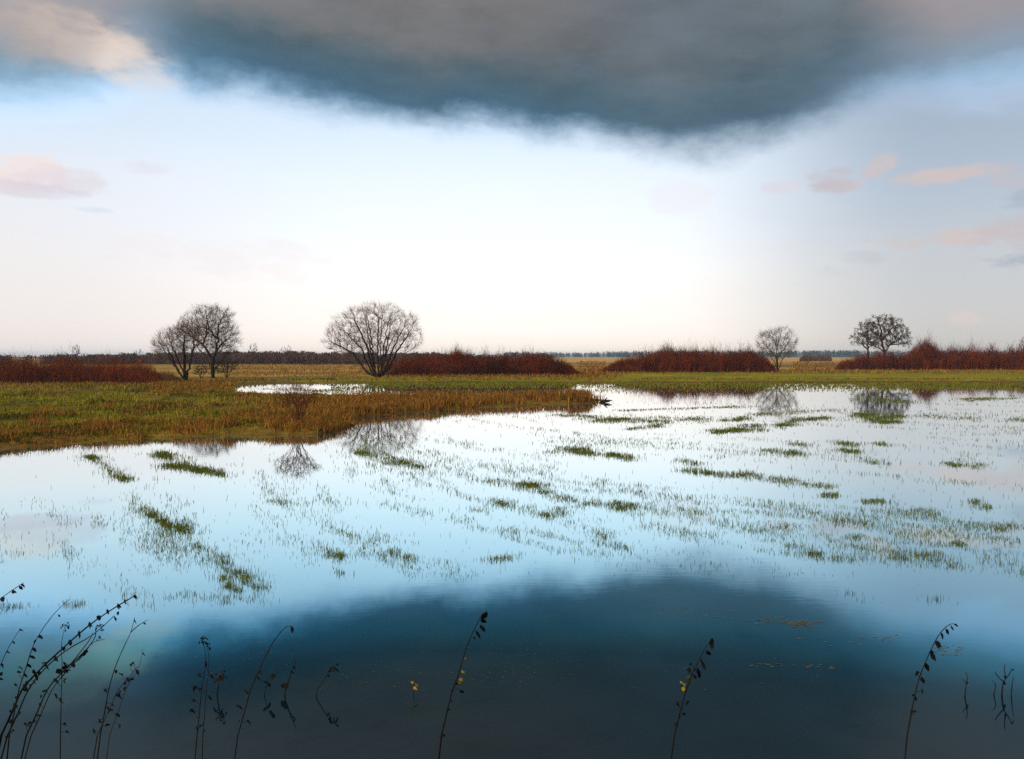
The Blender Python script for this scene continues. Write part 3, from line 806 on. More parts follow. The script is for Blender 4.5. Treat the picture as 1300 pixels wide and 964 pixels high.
def far_wood(name, label, spans, D0, depth, n, cols, hrange, conif=0.15):
    V, T, C = [], [], []
    for (x0, x1, t0, t1), m in zip(spans, n):
        for _ in range(m):
            f = RNG.random(); D = D0 + depth * RNG.random()
            px = x0 + (x1 - x0) * f; s = D / F
            top = t0 + (t1 - t0) * f + RNG.normal(0, 0.7)
            X = (px - 650) * s; gz = 0.3
            H = (EYE - (top - HZ) * s) - gz
            H = max(H, 1.5) * RNG.uniform(0.78, 1.08)
            R = H * RNG.uniform(0.35, 0.6)
            c0 = np.array(cols[RNG.integers(len(cols))]) * RNG.uniform(0.7, 1.3)
            con = RNG.random() < conif
            k = 60 if D0 > 1000 else 110
            u = RNG.random(k)
            if con:
                zz = gz + H * (0.08 + 0.92 * u); rr = R * 0.7 * (1 - u) + 0.1
                c0 = np.array((0.022, 0.030, 0.016))
            else:
                zz = gz + H * (0.0 + 0.92 * u ** 0.9); rr = R * np.sqrt(np.clip(1 - ((u - 0.45) / 0.58) ** 2, 0.05, 1))
            a = RNG.uniform(0, 2 * np.pi, k); q = rr * np.sqrt(RNG.random(k))
            P = np.stack([X + np.cos(a) * q, D + np.sin(a) * q, zz], -1)
            d = RNG.normal(0, 1, (k, 3)); d[:, 2] = np.abs(d[:, 2]) + 0.6; d /= np.linalg.norm(d, axis=1)[:, None]
            e = RNG.normal(0, 1, (k, 3)); e = np.cross(d, e); e /= np.linalg.norm(e, axis=1)[:, None]
            L = H * 0.17; W = H * 0.035
            b = len(V) * 3
            for i in range(k):
                V.append((P[i] - e[i] * W, P[i] + e[i] * W, P[i] + d[i] * L)); C.append(c0)
            # trunk
            V.append((np.array([X - 0.012 * H, D, gz]), np.array([X + 0.012 * H, D, gz]), np.array([X, D, gz + H * 0.9]))); C.append(c0 * 0.7)
            V.append((np.array([X, D - 0.012 * H, gz]), np.array([X, D + 0.012 * H, gz]), np.array([X, D, gz + H * 0.9]))); C.append(c0 * 0.7)
    V = np.array(V).reshape(-1, 3); T = np.arange(len(V)).reshape(-1, 3)
    o = mesh_obj(name, V, T, [], M_TWIG, colors=np.repeat(np.array(C), 3, axis=0))
    tag(o, label, 'wood', kind='stuff')

def build_woods():
    far_wood('far_wood', 'dark purple-brown wood along the skyline on the left',
             [(-500, 60, 451, 451), (60, 210, 451, 449), (200, 300, 449, 447), (300, 400, 447, 447), (390, 560, 448, 449), (540, 700, 450, 450)], 268, 45, (330, 180, 160, 170, 260, 140),
             [(0.075, 0.036, 0.026), (0.055, 0.028, 0.022), (0.095, 0.048, 0.032)], None, conif=0.05)
    far_wood('far_forest', 'blue hazy forest on the horizon between the middle thickets',
             [(640, 740, 447.5, 448.5), (730, 800, 449, 448), (770, 900, 447, 446), (880, 1010, 446, 447)], 1700, 120, (240, 170, 260, 220), [(0.022, 0.03, 0.024)], None, conif=0.5)
    far_wood('far_forest', 'blue hazy forest on the horizon at the right',
             [(1000, 1090, 446, 445.5), (1090, 1700, 446, 446)], 1500, 120, (220, 600), [(0.022, 0.03, 0.024)], None, conif=0.3)

# ------------------------------------------------------------------ dead stalks on the near bank
def stalk(name, label, lines, leaves=(), leafcol=(0.006, 0.005, 0.004), yellow=(), heads=(), D=5.9, thick=1.3, cat='dead plant', stemcol=(0.010, 0.008, 0.007), group=None):
    """lines: polylines in photo px; the first starts at the foot on the bank."""
    bx = (lines[0][0][0] - 650) / F * D
    bz = float(terrain(np.array(bx), np.array(D)))
    o = empty(name, (bx, D, bz), label, cat, group)
    s = D / F
    st = MB(); lf = MB()
    def P(x, y, j=0): return px_world(x, y, D, (870 - y) / 120 * 0.18 * LEAN + j)
    LEAN = random.uniform(-1, 1)
    for li, pl in enumerate(lines):
        pts = []
        if li == 0 or pl[0][1] > 868:
            sl = (pl[1][0] - pl[0][0]) / (pl[0][1] - pl[1][1] + 1e-6)
            sl = max(-0.7, min(0.7, sl))
            if D < 6.5:
                fx = pl[0][0] - sl * 62
                pl = [(fx + sl * 24, 934), (fx + sl * 44, 904)] + list(pl)
            else:
                fx = pl[0][0] - sl * 5
            foot = np.array([(fx - 650) / F * D, D + random.uniform(-0.05, 0.05), 0.0])
            foot[2] = float(terrain(foot[0], foot[1])) - 0.03
            pts = [foot]
        pp = [P(x, y) for x, y in pl]
        if D < 6.5:                         # dry scraps of leaf and side shoots down the stem
            for a, b in zip(pl[:-1], pl[1:]):
                for _ in range(2):
                    t = random.random(); x = a[0] + (b[0] - a[0]) * t; y = a[1] + (b[1] - a[1]) * t
                    if y < 850: continue
                    ex = x + random.uniform(-9, 9); ey = y - random.uniform(-4, 14)
                    st.tube([P(x, y), P((x + ex) / 2 + random.uniform(-1, 1), (y + ey) / 2 + 1), P(ex, ey)], [.4 * s, .32 * s, .2 * s], 4, stemcol)
                    for _k in range(2):
                        q0 = P(ex, ey); q1 = P(ex + random.uniform(-4, 5), ey + random.uniform(1, 8), random.uniform(-.03, .03))
                        lf.leaf(q0, q1 - q0, np.linalg.norm(q1 - q0), random.uniform(2, 4) * s, np.array([random.uniform(-.5, .5), -1, .2]), tuple(np.array(leafcol) * random.uniform(.8, 2.2)), .2)
        # Catmull-Rom through the points
        full = [pp[0]] + pp + [pp[-1]]
        for i in range(1, len(full) - 2):
            for t in (0, 0.34, 0.67):
                p0, p1, p2, p3 = full[i - 1:i + 3]
                pts.append(0.5 * (2 * p1 + (p2 - p0) * t + (2 * p0 - 5 * p1 + 4 * p2 - p3) * t * t + (3 * p1 - p0 - 3 * p2 + p3) * t ** 3))
        pts.append(pp[-1])
        n = len(pts); th = thick * 0.85 * (1 if li == 0 else 0.75)
        st.tube(pts, [th * s * (1 - 0.62 * i / (n - 1)) * random.uniform(.88, 1.1) for i in range(n)], 6, tuple(np.array(stemcol) * random.uniform(.8, 1.3)))
    def put(x, y, dx, dy, W, col, dj=0):
        p = P(x, y, dj); q = P(x + dx, y + dy, dj + random.uniform(-.03, .03))
        d = q - p; L = np.linalg.norm(d)
        lf.leaf(p, d, L * 1.2, W * 1.25 * s, np.array([random.uniform(-.5, .5), -1, random.uniform(-.5, .5)]), col, random.uniform(-0.3, 0.3))
    for x, y, dx, dy, W in leaves:
        c = np.array(leafcol) * random.uniform(.7, 1.6)
        put(x, y, dx, dy, W, tuple(c)); 
        put(x + random.uniform(-1, 1), y, dx * .7 + random.uniform(-2, 2), dy * .8, W * .8, tuple(c * .8), 0.01)
    for x, y, dx, dy, W in yellow:
        put(x, y, dx, dy, W, (0.20 * random.uniform(.7, 1.2), 0.14, 0.006))
    for x, y, r, k in heads:
        for _ in range(k):
            a = random.uniform(0, 2 * math.pi); q = r * random.uniform(.4, 1)
            x2, y2 = x + math.cos(a) * q, y + math.sin(a) * q * .9
            st.tube([P(x, y), P((x + x2) / 2 + random.uniform(-.5, .5), (y + y2) / 2), P(x2, y2, random.uniform(-.03, .03))], [.35 * s, .3 * s, .2 * s], 4, stemcol)
            put(x2, y2, random.uniform(-3, 3), random.uniform(-1, 4), 2.2, tuple(np.array(leafcol) * random.uniform(.8, 2)))
    st.build('stem', M_DEAD, o, o.location)
    if lf.V: lf.build('leaves', M_DEADLEAF, o, o.location, smooth=False)
    return o

def build_stalks():
    random.seed(21)
    stalk('dead_stalk', 'thickest dead stalk at the left, arching right with a row of hanging leaves',
          [[(28, 876), (48, 853), (80, 823), (112, 795), (142, 774), (172, 756)], [(36, 876), (56, 850), (84, 826), (118, 806), (145, 782)]],
          [(170, 755, 3, 5, 3), (159, 760, 1, 9, 4), (149, 766, 3, 7, 4), (136, 773, 1, 6, 3), (126, 781, 0, 6, 4), (113, 789, 2, 8, 3), (100, 800, 1, 10, 3), (88, 812, 2, 6, 4), (82, 820, -2, 7, 3),
           (70, 833, 1, 8, 4), (58, 842, 3, 8, 3), (145, 782, 3, 6, 2.5), (150, 776, -1, 5, 2), (46, 855, 1, 9, 3), (30, 868, 3, 8, 4), (36, 864, -3, 6, 4)], thick=1.9)
    stalk('dead_stalk', 'thin dead stalk left of the thickest one, bare at its straight tip',
          [[(24, 876), (33, 848), (41, 823), (52, 802), (70, 778), (88, 761)]],
          [(42, 822, 3, 5, 3.5), (50, 806, 4, 5, 3), (38, 832, 6, 4, 3), (34, 842, 5, 6, 3), (46, 812, -3, 4, 2), (74, 780, 2, 4, 2), (32, 855, 4, 5, 3)], thick=1.1)
    stalk('dead_stalk', 'branched dead stalk with tangled heads just right of the thickest one',
          [[(60, 876), (76, 857), (96, 838), (112, 822), (121, 808), (122, 796), (130, 793)], [(66, 876), (84, 853), (104, 832), (118, 816), (133, 812)], [(112, 822), (100, 838), (84, 845)], [(90, 843), (112, 815), (118, 803)]],
          [(72, 849, 5, 5, 6), (80, 851, 6, 2, 5), (106, 826, 5, 2, 4), (110, 829, -4, 3, 3), (92, 841, 2, 6, 4), (84, 845, -4, 4, 4)], heads=[(128, 795, 6, 7), (128, 811, 5, 4), (83, 848, 7, 6)], thick=1.3)
    stalk('dead_umbel', 'slender straight stalk with a small spoked top amid the left tangle',
          [[(78, 876), (79, 848), (78, 820), (82, 796)]], heads=[(83, 794, 6, 7)], leaves=[(78, 820, 3, 6, 2), (80, 840, 4, 5, 2)], thick=0.8)
    stalk('dead_stalk', 'thin leaning stalk at the left edge with its tip below the tangle',
          [[(-12, 876), (0, 846), (12, 820), (26, 798)]], [(24, 799, 3, 2, 2), (16, 814, 3, 4, 2), (9, 826, 3, 4, 3), (2, 842, 3, 5, 3), (3, 853, -3, 5, 4), (-2, 860, 5, 4, 4)], thick=1.0)
    stalk('dead_stalk', 'dead stalk reaching in from the left edge, highest tip at the left',
          [[(-60, 880), (-42, 825), (-22, 780), (5, 757), (30, 740)]], [(28, 741, 3, 4, 2), (24, 744, 4, 4, 3), (15, 750, 4, 3, 4), (2, 758, 4, 5, 6), (-10, 768, 3, 6, 4)], thick=1.3)
    stalk('forked_stalk', 'bare dead stalk forking into two at its top, left side',
          [[(138, 876), (146, 848), (157, 822), (166, 803), (171, 784)], [(166, 803), (176, 794), (188, 787)]], [(171, 786, 2, 6, 2), (182, 790, 3, 3, 2)], thick=1.1)
    stalk('twin_stalk', 'pair of thin brownish stems below the forked stalk',
          [[(150, 876), (163, 862), (172, 849), (175, 846)], [(160, 876), (170, 858), (178, 842), (181, 824)]], [(172, 849, 3, 6, 2), (175, 850, 2, 7, 2), (181, 828, 2, 4, 1.5)], thick=0.9, stemcol=(0.022, 0.013, 0.009))
    stalk('dead_umbel', 'two close upright stems with feathery heads, left of centre',
          [[(256, 876), (260, 850), (261, 832), (258, 815)], [(262, 876), (265, 850), (265, 832), (262, 820)]], heads=[(258, 812, 5, 9), (263, 819, 6, 9)], thick=0.9)
    stalk('dead_umbel', 'short crooked stalk with a rough brown seed head',
          [[(276, 878), (278, 868), (280, 858)]], heads=[(278, 861, 9, 16), (284, 857, 7, 10)], D=7.54, thick=1.2, leafcol=(0.012, 0.008, 0.006))
    stalk('nodding_stalk', 'long leafless curved stalk with one pod hanging from its tip',
          [[(318, 876), (330, 848), (344, 820), (356, 803), (364, 796), (370, 795)]], [(370, 795, 1, 7, 3)], thick=1.25)
    stalk('leafy_stalk', 'short weak sprig with loose brown leaves beside the nodding stalk',
          [[(336, 880), (340, 866), (345, 856)]], [(342, 862, 6, -2, 4), (345, 856, 4, 3, 4), (339, 868, -4, -4, 3), (340, 866, 3, 6, 3)], D=7.54, thick=0.7, leafcol=(0.012, 0.009, 0.006))
    stalk('dead_stalk', 'short tapering dead spike right of the nodding stalk',
          [[(362, 878), (369, 856), (376, 837)]], [(370, 852, 3, 3, 2.5), (373, 846, 2, 3, 2), (360, 872, 6, -2, 7), (363, 870, -6, 2, 6)], D=7.54, thick=1.25)
    stalk('dead_stalk', 'short dead stalk with a thin bristly top right of the short spike',
          [[(402, 878), (412, 862), (421, 849), (431, 843)]], [(421, 850, -3, 4, 2), (424, 847, 4, 4, 2), (427, 845, 3, -2, 2), (415, 857, 4, 2, 2)], heads=[(422, 849, 5, 4)], D=7.54, thick=0.9)
    stalk('green_sprig', 'tiny yellow-green sprig in the water left of the central dark stalk',
          [[(525, 880), (526, 872), (526, 866)]], yellow=[(526, 867, -4, -1, 3), (526, 868, 4, 2, 3), (525, 872, 3, 3, 3)], D=7.54, thick=0.6)
    stalk('dark_leaf_stalk', 'dark upright stalk near the middle with black leaves at its tip',
          [[(574, 878), (583, 853), (592, 823), (603, 797), (613, 779)]],
          [(616, 777, -3, 9, 4), (613, 779, 0, 10, 5), (610, 786, 7, 5, 4), (609, 793, 6, 8, 4), (604, 800, 5, 9, 3), (618, 776, -1, 8, 3), (601, 808, 2, 4, 2)],
          yellow=[(590, 835, 3, 3, 3), (586, 851, 3, 4, 3), (583, 862, 4, 2, 4), (582, 866, 3, 4, 3)], thick=1.35)
    stalk('dark_leaf_stalk', 'dark stalk right of centre with drooping leaves and yellow leaves low down',
          [[(870, 880), (878, 858), (886, 841), (894, 825), (904, 812)]],
          [(905, 810, -3, 9, 5), (903, 813, 1, 10, 5), (896, 826, 6, 6, 4), (889, 836, 7, 12, 3.5), (885, 847, 4, 14, 4), (880, 856, 3, 6, 3)],
          yellow=[(874, 858, -1, 7, 4), (875, 864, 2, 6, 4), (866, 867, 4, 4, 4), (863, 865, 4, 3, 2), (868, 872, -1, 5, 4)], thick=1.2)
    stalk('arching_stalk', 'arching dead stalk at the right with leaves hanging along its curve',
          [[(1162, 880), (1168, 858), (1178, 834), (1189, 811), (1200, 797), (1209, 792), (1214, 795)]],
          [(1211, 792, 4, 3, 2.5), (1207, 794, 3, 6, 2), (1201, 798, 3, 7, 3), (1195, 803, 2, 8, 3), (1188, 813, 4, 10, 4), (1182, 825, 0, 6, 6), (1183, 828, 3, 10, 4), (1175, 841, 3, 9, 4.5), (1169, 859, 4, 8, 4)], thick=1.2)
    stalk('dead_twig', 'short bent reddish twig at the bottom right',
          [[(1225, 880), (1227, 868), (1228, 860), (1226, 853)], [(1227, 868), (1222, 862)]], [(1227, 866, 3, 3, 2)], D=7.54, thick=1.1, stemcol=(0.02, 0.012, 0.012))
    stalk('dead_bush', 'stiffly branched dead plant at the bottom right corner',
          [[(1272, 880), (1274, 866), (1280, 858), (1285, 849)], [(1274, 866), (1266, 858), (1263, 853)], [(1277, 861), (1275, 850), (1276, 843)], [(1284, 880), (1285, 868), (1287, 858)], [(1262, 880), (1264, 870), (1260, 864)]],
          [(1274, 866, 3, 3, 3), (1276, 858, -2, 3, 3), (1285, 850, 2, 1, 2)], D=7.54, thick=1.3, stemcol=(0.016, 0.011, 0.011))

def build_small():
    # dead branch lying at the tip of the spit
    x, y = 768, 510.5
    X, Y = ground_at_level(x, y, 0.05); X = float(X); Y = float(Y); s = Y / F
    o = empty('dead_branch', (X, Y, 0), 'black broken branch sticking out of the water at the tip of the spit', 'branch')
    m = MB()
    def P(a, b, j=0): return np.array([X + (a - x) * s, Y + j, -(b - y) * s])
    for pl in ([(760, 511), (766, 510), (774, 509)], [(765, 511), (768, 507), (771, 504)], [(768, 508), (773, 507.5), (777, 508)], [(763, 510.5), (765, 507.5)]):
        m.tube([P(*q) for q in pl], np.linspace(0.07, 0.03, len(pl)), 5, None)
    m.C = []
    m.build('limbs', M_BARK, o, o.location)
    # straw flecks floating on the near water
    V, T, C = [], [], []
    def fleck(px, py, L, W, c):
        X, Y = ground_at_level(px, py); a = RNG.uniform(-.6, .6)
        d = np.array([math.cos(a), math.sin(a), 0]) * L / 2; e = np.array([-math.sin(a), math.cos(a), 0]) * W / 2
        p = np.array([float(X), float(Y), 0.004]); b = len(V)
        V.extend([p - d, p + e, p + d, p - e]); T.append((b, b + 1, b + 2, b + 3)); C.extend([c] * 4)
    for _ in range(1700):
        px = RNG.uniform(200, 1250); py = RNG.uniform(735, 876)
        X, Y = ground_at_level(px, py)
        if RNG.random() < sstep(0.45, 0.7, fbm(X * 0.7, Y * 0.9, 131)) + 0.12:
            fleck(px, py, RNG.uniform(0.008, 0.024), RNG.uniform(0.005, 0.010), tuple(np.array((0.17, 0.15, 0.10)) * RNG.uniform(.5, 1.2)))
    for cx, cy, sx, sy, n in [(1018, 793, 12, 2.0, 90), (985, 788, 25, 3, 60), (870, 770, 10, 3, 12), (1205, 826, 12, 3, 36), (1118, 810, 14, 2, 20), (975, 845, 18, 1.5, 18), (1030, 847, 14, 1.5, 14), (905, 777, 30, 5, 18), (1065, 815, 30, 6, 14)]:
        for _ in range(int(n * 0.7)):
            fleck(cx + RNG.normal(0, sx), cy + RNG.normal(0, sy), RNG.uniform(0.02, 0.07), RNG.uniform(0.01, 0.02), tuple(np.array((0.17, 0.13, 0.05)) * RNG.uniform(.5, 1.2)))
    o = mesh_obj('floating_straw', np.array(V), [], T, M_DEADLEAF, colors=np.array(C))
    tag(o, 'pale straw flecks drifting on the dark near water', 'debris', kind='stuff')

# ------------------------------------------------------------------ sky, sun, camera
def build_world(sun_el, sun_az):
    w = bpy.data.worlds.new('World'); sc.world = w; w.use_nodes = True
    nt = w.node_tree; N, L = nt.nodes, nt.links; N.clear()
    def val(x): return x
    def link(sock, v):
        if isinstance(v, (int, float)): sock.default_value = v
        else: L.new(v, sock)
    def M(op, a, b=None, c=None, clamp=False):
        n = N.new('ShaderNodeMath'); n.operation = op; n.use_clamp = clamp
        link(n.inputs[0], a)
        if b is not None: link(n.inputs[1], b)
        if c is not None: link(n.inputs[2], c)
        return n.outputs[0]
    def SS(a, b, x):
        n = N.new('ShaderNodeMapRange'); n.interpolation_type = 'SMOOTHSTEP'
        if a > b:
            n.inputs['From Min'].default_value = b; n.inputs['From Max'].default_value = a; n.inputs['To Min'].default_value = 1; n.inputs['To Max'].default_value = 0
        else:
            n.inputs['From Min'].default_value = a; n.inputs['From Max'].default_value = b
        link(n.inputs['Value'], x); return n.outputs[0]
    def MIX(f, a, b):
        n = N.new('ShaderNodeMix'); n.data_type = 'RGBA'
        link(n.inputs[0], f)
        for s, v in ((n.inputs[6], a), (n.inputs[7], b)):
            if isinstance(v, tuple): s.default_value = (*v, 1)
            else: L.new(v, s)
        return n.outputs[2]
    def SCALE(c, f):
        n = N.new('ShaderNodeVectorMath'); n.operation = 'SCALE'
        if isinstance(c, tuple): n.inputs[0].default_value = c
        else: L.new(c, n.inputs[0])
        link(n.inputs['Scale'], f); return n.outputs[0]
    def RAMP(x, stops, lo, hi):
        n = N.new('ShaderNodeValToRGB'); r = n.color_ramp
        t = lambda p: min(1, max(0, (p - lo) / (hi - lo)))
        r.elements[0].position = t(stops[0][0]); r.elements[0].color = (*stops[0][1], 1)
        r.elements[1].position = t(stops[-1][0]); r.elements[1].color = (*stops[-1][1], 1)
        for p, c in stops[1:-1]:
            e = r.elements.new(t(p)); e.color = (*c, 1)
        mr = N.new('ShaderNodeMapRange'); mr.inputs['From Min'].default_value = lo; mr.inputs['From Max'].default_value = hi
        link(mr.inputs['Value'], x); L.new(mr.outputs[0], n.inputs[0]); return n.outputs[0]
    def CURVE(x, pts, lo, hi, vlo, vhi):
        """float curve through points (x, value)"""
        mr = N.new('ShaderNodeMapRange'); mr.inputs['From Min'].default_value = lo; mr.inputs['From Max'].default_value = hi
        link(mr.inputs['Value'], x)
        n = N.new('ShaderNodeFloatCurve'); cu = n.mapping.curves[0]
        P = [((a - lo) / (hi - lo), (b - vlo) / (vhi - vlo)) for a, b in pts]
        cu.points[0].location = P[0]; cu.points[1].location = P[-1]
        for p in P[1:-1]: cu.points.new(*p)
        n.mapping.update()
        L.new(mr.outputs[0], n.inputs['Value'])
        return M('MULTIPLY_ADD', n.outputs[0], vhi - vlo, vlo)
    tc = N.new('ShaderNodeTexCoord'); d = tc.outputs['Generated']
    sx = N.new('ShaderNodeSeparateXYZ'); L.new(d, sx.inputs[0])
    x, y, z = sx.outputs
    u = M('ARCTAN2', x, y)
    rxy = M('SQRT', M('ADD', M('MULTIPLY', x, x), M('MULTIPLY', y, y)))
    v = M('MINIMUM', M('DIVIDE', z, M('MAXIMUM', rxy, 0.001)), 6.0)
    def NOISE(scale, vec_scale, detail=5, rough=0.55, off=0.0):
        mp = N.new('ShaderNodeMapping'); mp.inputs['Scale'].default_value = vec_scale; mp.inputs['Location'].default_value = (off, off * .7, off * .3)
        L.new(d, mp.inputs['Vector'])
        n = N.new('ShaderNodeTexNoise'); n.inputs['Scale'].default_value = scale; n.inputs['Detail'].default_value = detail; n.inputs['Roughness'].default_value = rough
        L.new(mp.outputs[0], n.inputs['Vector'])
        return M('SUBTRACT', n.outputs['Fac'], 0.5)
    def UV(px, py):
        a = math.atan((px - 650) / F)
        return a, (HZ - py) / F * math.cos(a)
    U = lambda px: UV(px, HZ)[0]
    n_big = NOISE(7, (1, 1, 2.2), 6, 0.6)
    n_fine = NOISE(26, (1, 1, 1.4), 6, 0.62, 3.1)
    n_mid = NOISE(13, (1, 1, 1.7), 6, 0.62, 5.3)
    n_streak = NOISE(9, (1, 1, 3.5), 7, 0.66, 2.2)
    n_soft = NOISE(3.2, (1, 1, 2.0), 3, 0.5, 7.7)
    n_blob = NOISE(20, (1, 1, 2.6), 5, 0.6, 11.3)
    # clear air: cream at the horizon, white, then pale blue
    clear = RAMP(v, [(0.0, (1.12, 0.98, 0.88)), (0.03, (1.14, 1.04, 0.97)), (0.09, (1.11, 1.08, 1.06)), (0.14, (1.0, 1.05, 1.11)),
                     (0.20, (0.91, 0.99, 1.09)), (0.25, (0.79, 0.92, 1.06)), (0.30, (0.70, 0.86, 1.04)), (0.6, (0.34, 0.50, 0.80))], 0.0, 0.6)
    clear = SCALE(clear, CURVE(u, [(-0.8, 0.88), (U(0), 0.93), (U(250), 1.0), (U(550), 1.07), (U(750), 1.06), (U(950), 1.0), (0.8, 0.9)], -0.8, 0.8, 0, 2))
    pinkleft = M('MULTIPLY', SS(U(420), U(60), u), SS(0.26, 0.06, v))
    clear = MIX(M('MULTIPLY', pinkleft, 0.5), clear, (0.90, 0.83, 0.84))
    # grey rain veil at the right
    veil = RAMP(v, [(0.0, (0.66, 0.62, 0.58)), (0.05, (0.62, 0.62, 0.63)), (0.12, (0.57, 0.60, 0.65)), (0.18, (0.46, 0.54, 0.64)), (0.25, (0.39, 0.47, 0.58)), (0.34, (0.33, 0.37, 0.43))], 0.0, 0.34)
    vm = SS(U(850), U(1190), M('ADD', u, M('MULTIPLY', n_soft, 0.10)))
    skyc = MIX(M('MULTIPLY', vm, 0.95), clear, veil)
    # small clouds: (px, py, rx, ry, colour, alpha)
    def blob(base, px, py, rx, ry, col, alpha, soft=1.0, tilt=0.0):
        a, b = UV(px, py); ra, rb = rx / F, ry / F
        du = M('SUBTRACT', u, a)
        dv = M('SUBTRACT', M('SUBTRACT', v, b), M('MULTIPLY', du, tilt))
        q = M('ADD', M('POWER', M('ABSOLUTE', M('DIVIDE', du, ra)), 2.0), M('POWER', M('ABSOLUTE', M('DIVIDE', dv, rb)), 2.0))
        q = M('ADD', q, M('MULTIPLY', n_blob, 5.0)); q = M('ADD', q, M('MULTIPLY', n_streak, 4.0)); q = M('ADD', q, M('MULTIPLY', n_fine, 3.0))
        m = M('MULTIPLY', SS(1.9 * soft, -0.2, q), alpha)
        return MIX(m, base, col)
    pink = (0.98, 0.80, 0.76); dusty = (0.60, 0.53, 0.55); peach = (0.70, 0.56, 0.53); slate = (0.36, 0.42, 0.52)
    for a in [(28, 219, 40, 20, (1.0, 0.84, 0.80), 0.95), (72, 227, 44, 12, (0.84, 0.76, 0.82), 0.7), (26, 240, 46, 8, (0.70, 0.66, 0.76), 0.5), (188, 215, 22, 8, (0.84, 0.80, 0.88), 0.5), (120, 267, 18, 4, (0.66, 0.72, 0.84), 0.4),
              (1062, 232, 28, 20, dusty, 0.85), (1110, 216, 26, 13, peach, 0.85, 1.0, 0.6), (995, 238, 22, 8, (0.80, 0.70, 0.74), 0.5), (1205, 224, 52, 8, peach, 0.8), (1290, 228, 26, 18, dusty, 0.7), (1295, 250, 22, 12, slate, 0.5),
              (1225, 300, 74, 10, peach, 0.85), (1290, 296, 44, 18, dusty, 0.85), (1292, 329, 34, 9, slate, 0.85), (860, 250, 30, 16, (0.96, 0.86, 0.88), 0.35), (1100, 328, 26, 7, (0.52, 0.54, 0.58), 0.4), (1225, 404, 16, 8, (0.78, 0.66, 0.62), 0.6),
              (1400, 300, 90, 22, dusty, 0.8), (300, 330, 120, 26, (0.98, 0.88, 0.88), 0.35), (1060, 345, 20, 6, (0.58, 0.58, 0.60), 0.4)]:
        skyc = blob(skyc, *a)
    # the great dark cloud: its lower edge over the view
    edge = [(-300, 150), (-80, 140), (0, 134), (50, 138), (110, 128), (150, 104), (185, 88), (215, 90), (250, 104), (300, 114), (350, 122), (400, 132), (450, 140), (500, 147), (550, 156), (600, 152), (650, 160),
            (700, 170), (745, 168), (785, 182), (840, 191), (880, 190), (930, 182), (970, 176), (1010, 162), (1060, 140), (1100, 120), (1150, 108), (1200, 106), (1260, 98), (1300, 92), (1400, 80), (1700, 60)]
    e = CURVE(u, [UV(a, b) for a, b in edge], UV(-300, 0)[0], UV(1700, 0)[0], 0.1, 0.5)
    s = M('SUBTRACT', v, e)
    s = M('ADD', s, M('MULTIPLY', n_big, 0.055)); s = M('ADD', s, M('MULTIPLY', n_fine, 0.018)); s = M('ADD', s, M('MULTIPLY', n_mid, 0.034)); s = M('ADD', s, 0.009)
    soft_right = SS(U(980), U(1280), u)
    m1 = SS(-0.020, 0.036, s); m2 = SS(-0.05, 0.09, s)
    soft_right = M('MAXIMUM', soft_right, M('MULTIPLY', SS(U(240), U(120), u), 0.8))
    cm = M('ADD', M('MULTIPLY', m1, M('SUBTRACT', 1.0, soft_right)), M('MULTIPLY', m2, soft_right))
    s2 = M('ADD', s, M('MULTIPLY', n_soft, 0.05))
    cc = RAMP(s2, [(-0.02, (0.30, 0.45, 0.66)), (0.012, (0.12, 0.235, 0.36)), (0.035, (0.058, 0.120, 0.178)), (0.065, (0.070, 0.112, 0.142)), (0.10, (0.142, 0.146, 0.154)), (0.16, (0.172, 0.168, 0.174)), (0.24, (0.166, 0.165, 0.176)), (0.45, (0.13, 0.135, 0.15))], -0.02, 0.45)
    lat = CURVE(u, [(-0.8, 1.6), (U(0), 2.2), (U(140), 1.95), (U(240), 1.3), (U(400), 1.0), (U(600), 0.93), (U(750), 0.90), (U(900), 0.88), (U(1010), 0.90), (U(1100), 1.15), (U(1180), 1.6), (U(1300), 2.2), (0.8, 2.4)], -0.8, 0.8, 0, 3)
    cc = SCALE(SCALE(cc, lat), 1.32)
    cc = MIX(M('MULTIPLY', M('MULTIPLY', SS(U(640), U(860), u), SS(U(1170), U(1040), u)), 0.55), cc, (0.105, 0.165, 0.215))
    cc = SCALE(cc, M('ADD', 1.0, M('MULTIPLY', n_soft, 0.55)))
    cc = SCALE(cc, M('ADD', 1.0, M('MULTIPLY', n_big, 0.55)))
    cc = SCALE(cc, M('ADD', 1.0, M('MULTIPLY', n_streak, 0.60)))
    cc = MIX(M('MULTIPLY', SS(0.0, 0.2, n_streak), 0.30), cc, (0.10, 0.15, 0.195))
    # purplish right, cream-lit billow left
    cc = MIX(M('MULTIPLY', M('MULTIPLY', SS(U(1060), U(1230), u), SS(0.28, 0.36, v)), 0.75), cc, (0.35, 0.305, 0.325))
    cc = MIX(M('MULTIPLY', M('MULTIPLY', SS(U(260), U(120), u), SS(0.29, 0.36, v)), 0.6), cc, (0.34, 0.33, 0.38))
    for a in [(85, 46, 66, 24, (0.50, 0.42, 0.38), 0.6, 2.2, -0.1), (122, 60, 50, 20, (0.74, 0.61, 0.52), 0.7, 2.0, -0.3), (160, 78, 26, 24, (0.84, 0.69, 0.58), 0.85, 2.0, -0.4), (50, 46, 40, 24, (0.48, 0.41, 0.39), 0.5, 2.2)]:
        cc = blob(cc, *a)
    # the part of the sky overhead and behind the camera: broken, brighter cloud
    behind = SS(0.1, -0.5, y)
    cc = MIX(SS(0.7, 2.2, v), cc, SCALE((0.55, 0.60, 0.68), M('ADD', 1.0, n_soft)))
    cc = MIX(behind, cc, SCALE((0.70, 0.66, 0.62), M('ADD', 1.0, M('MULTIPLY', n_big, 1.5))))
    final = MIX(cm, skyc, cc)
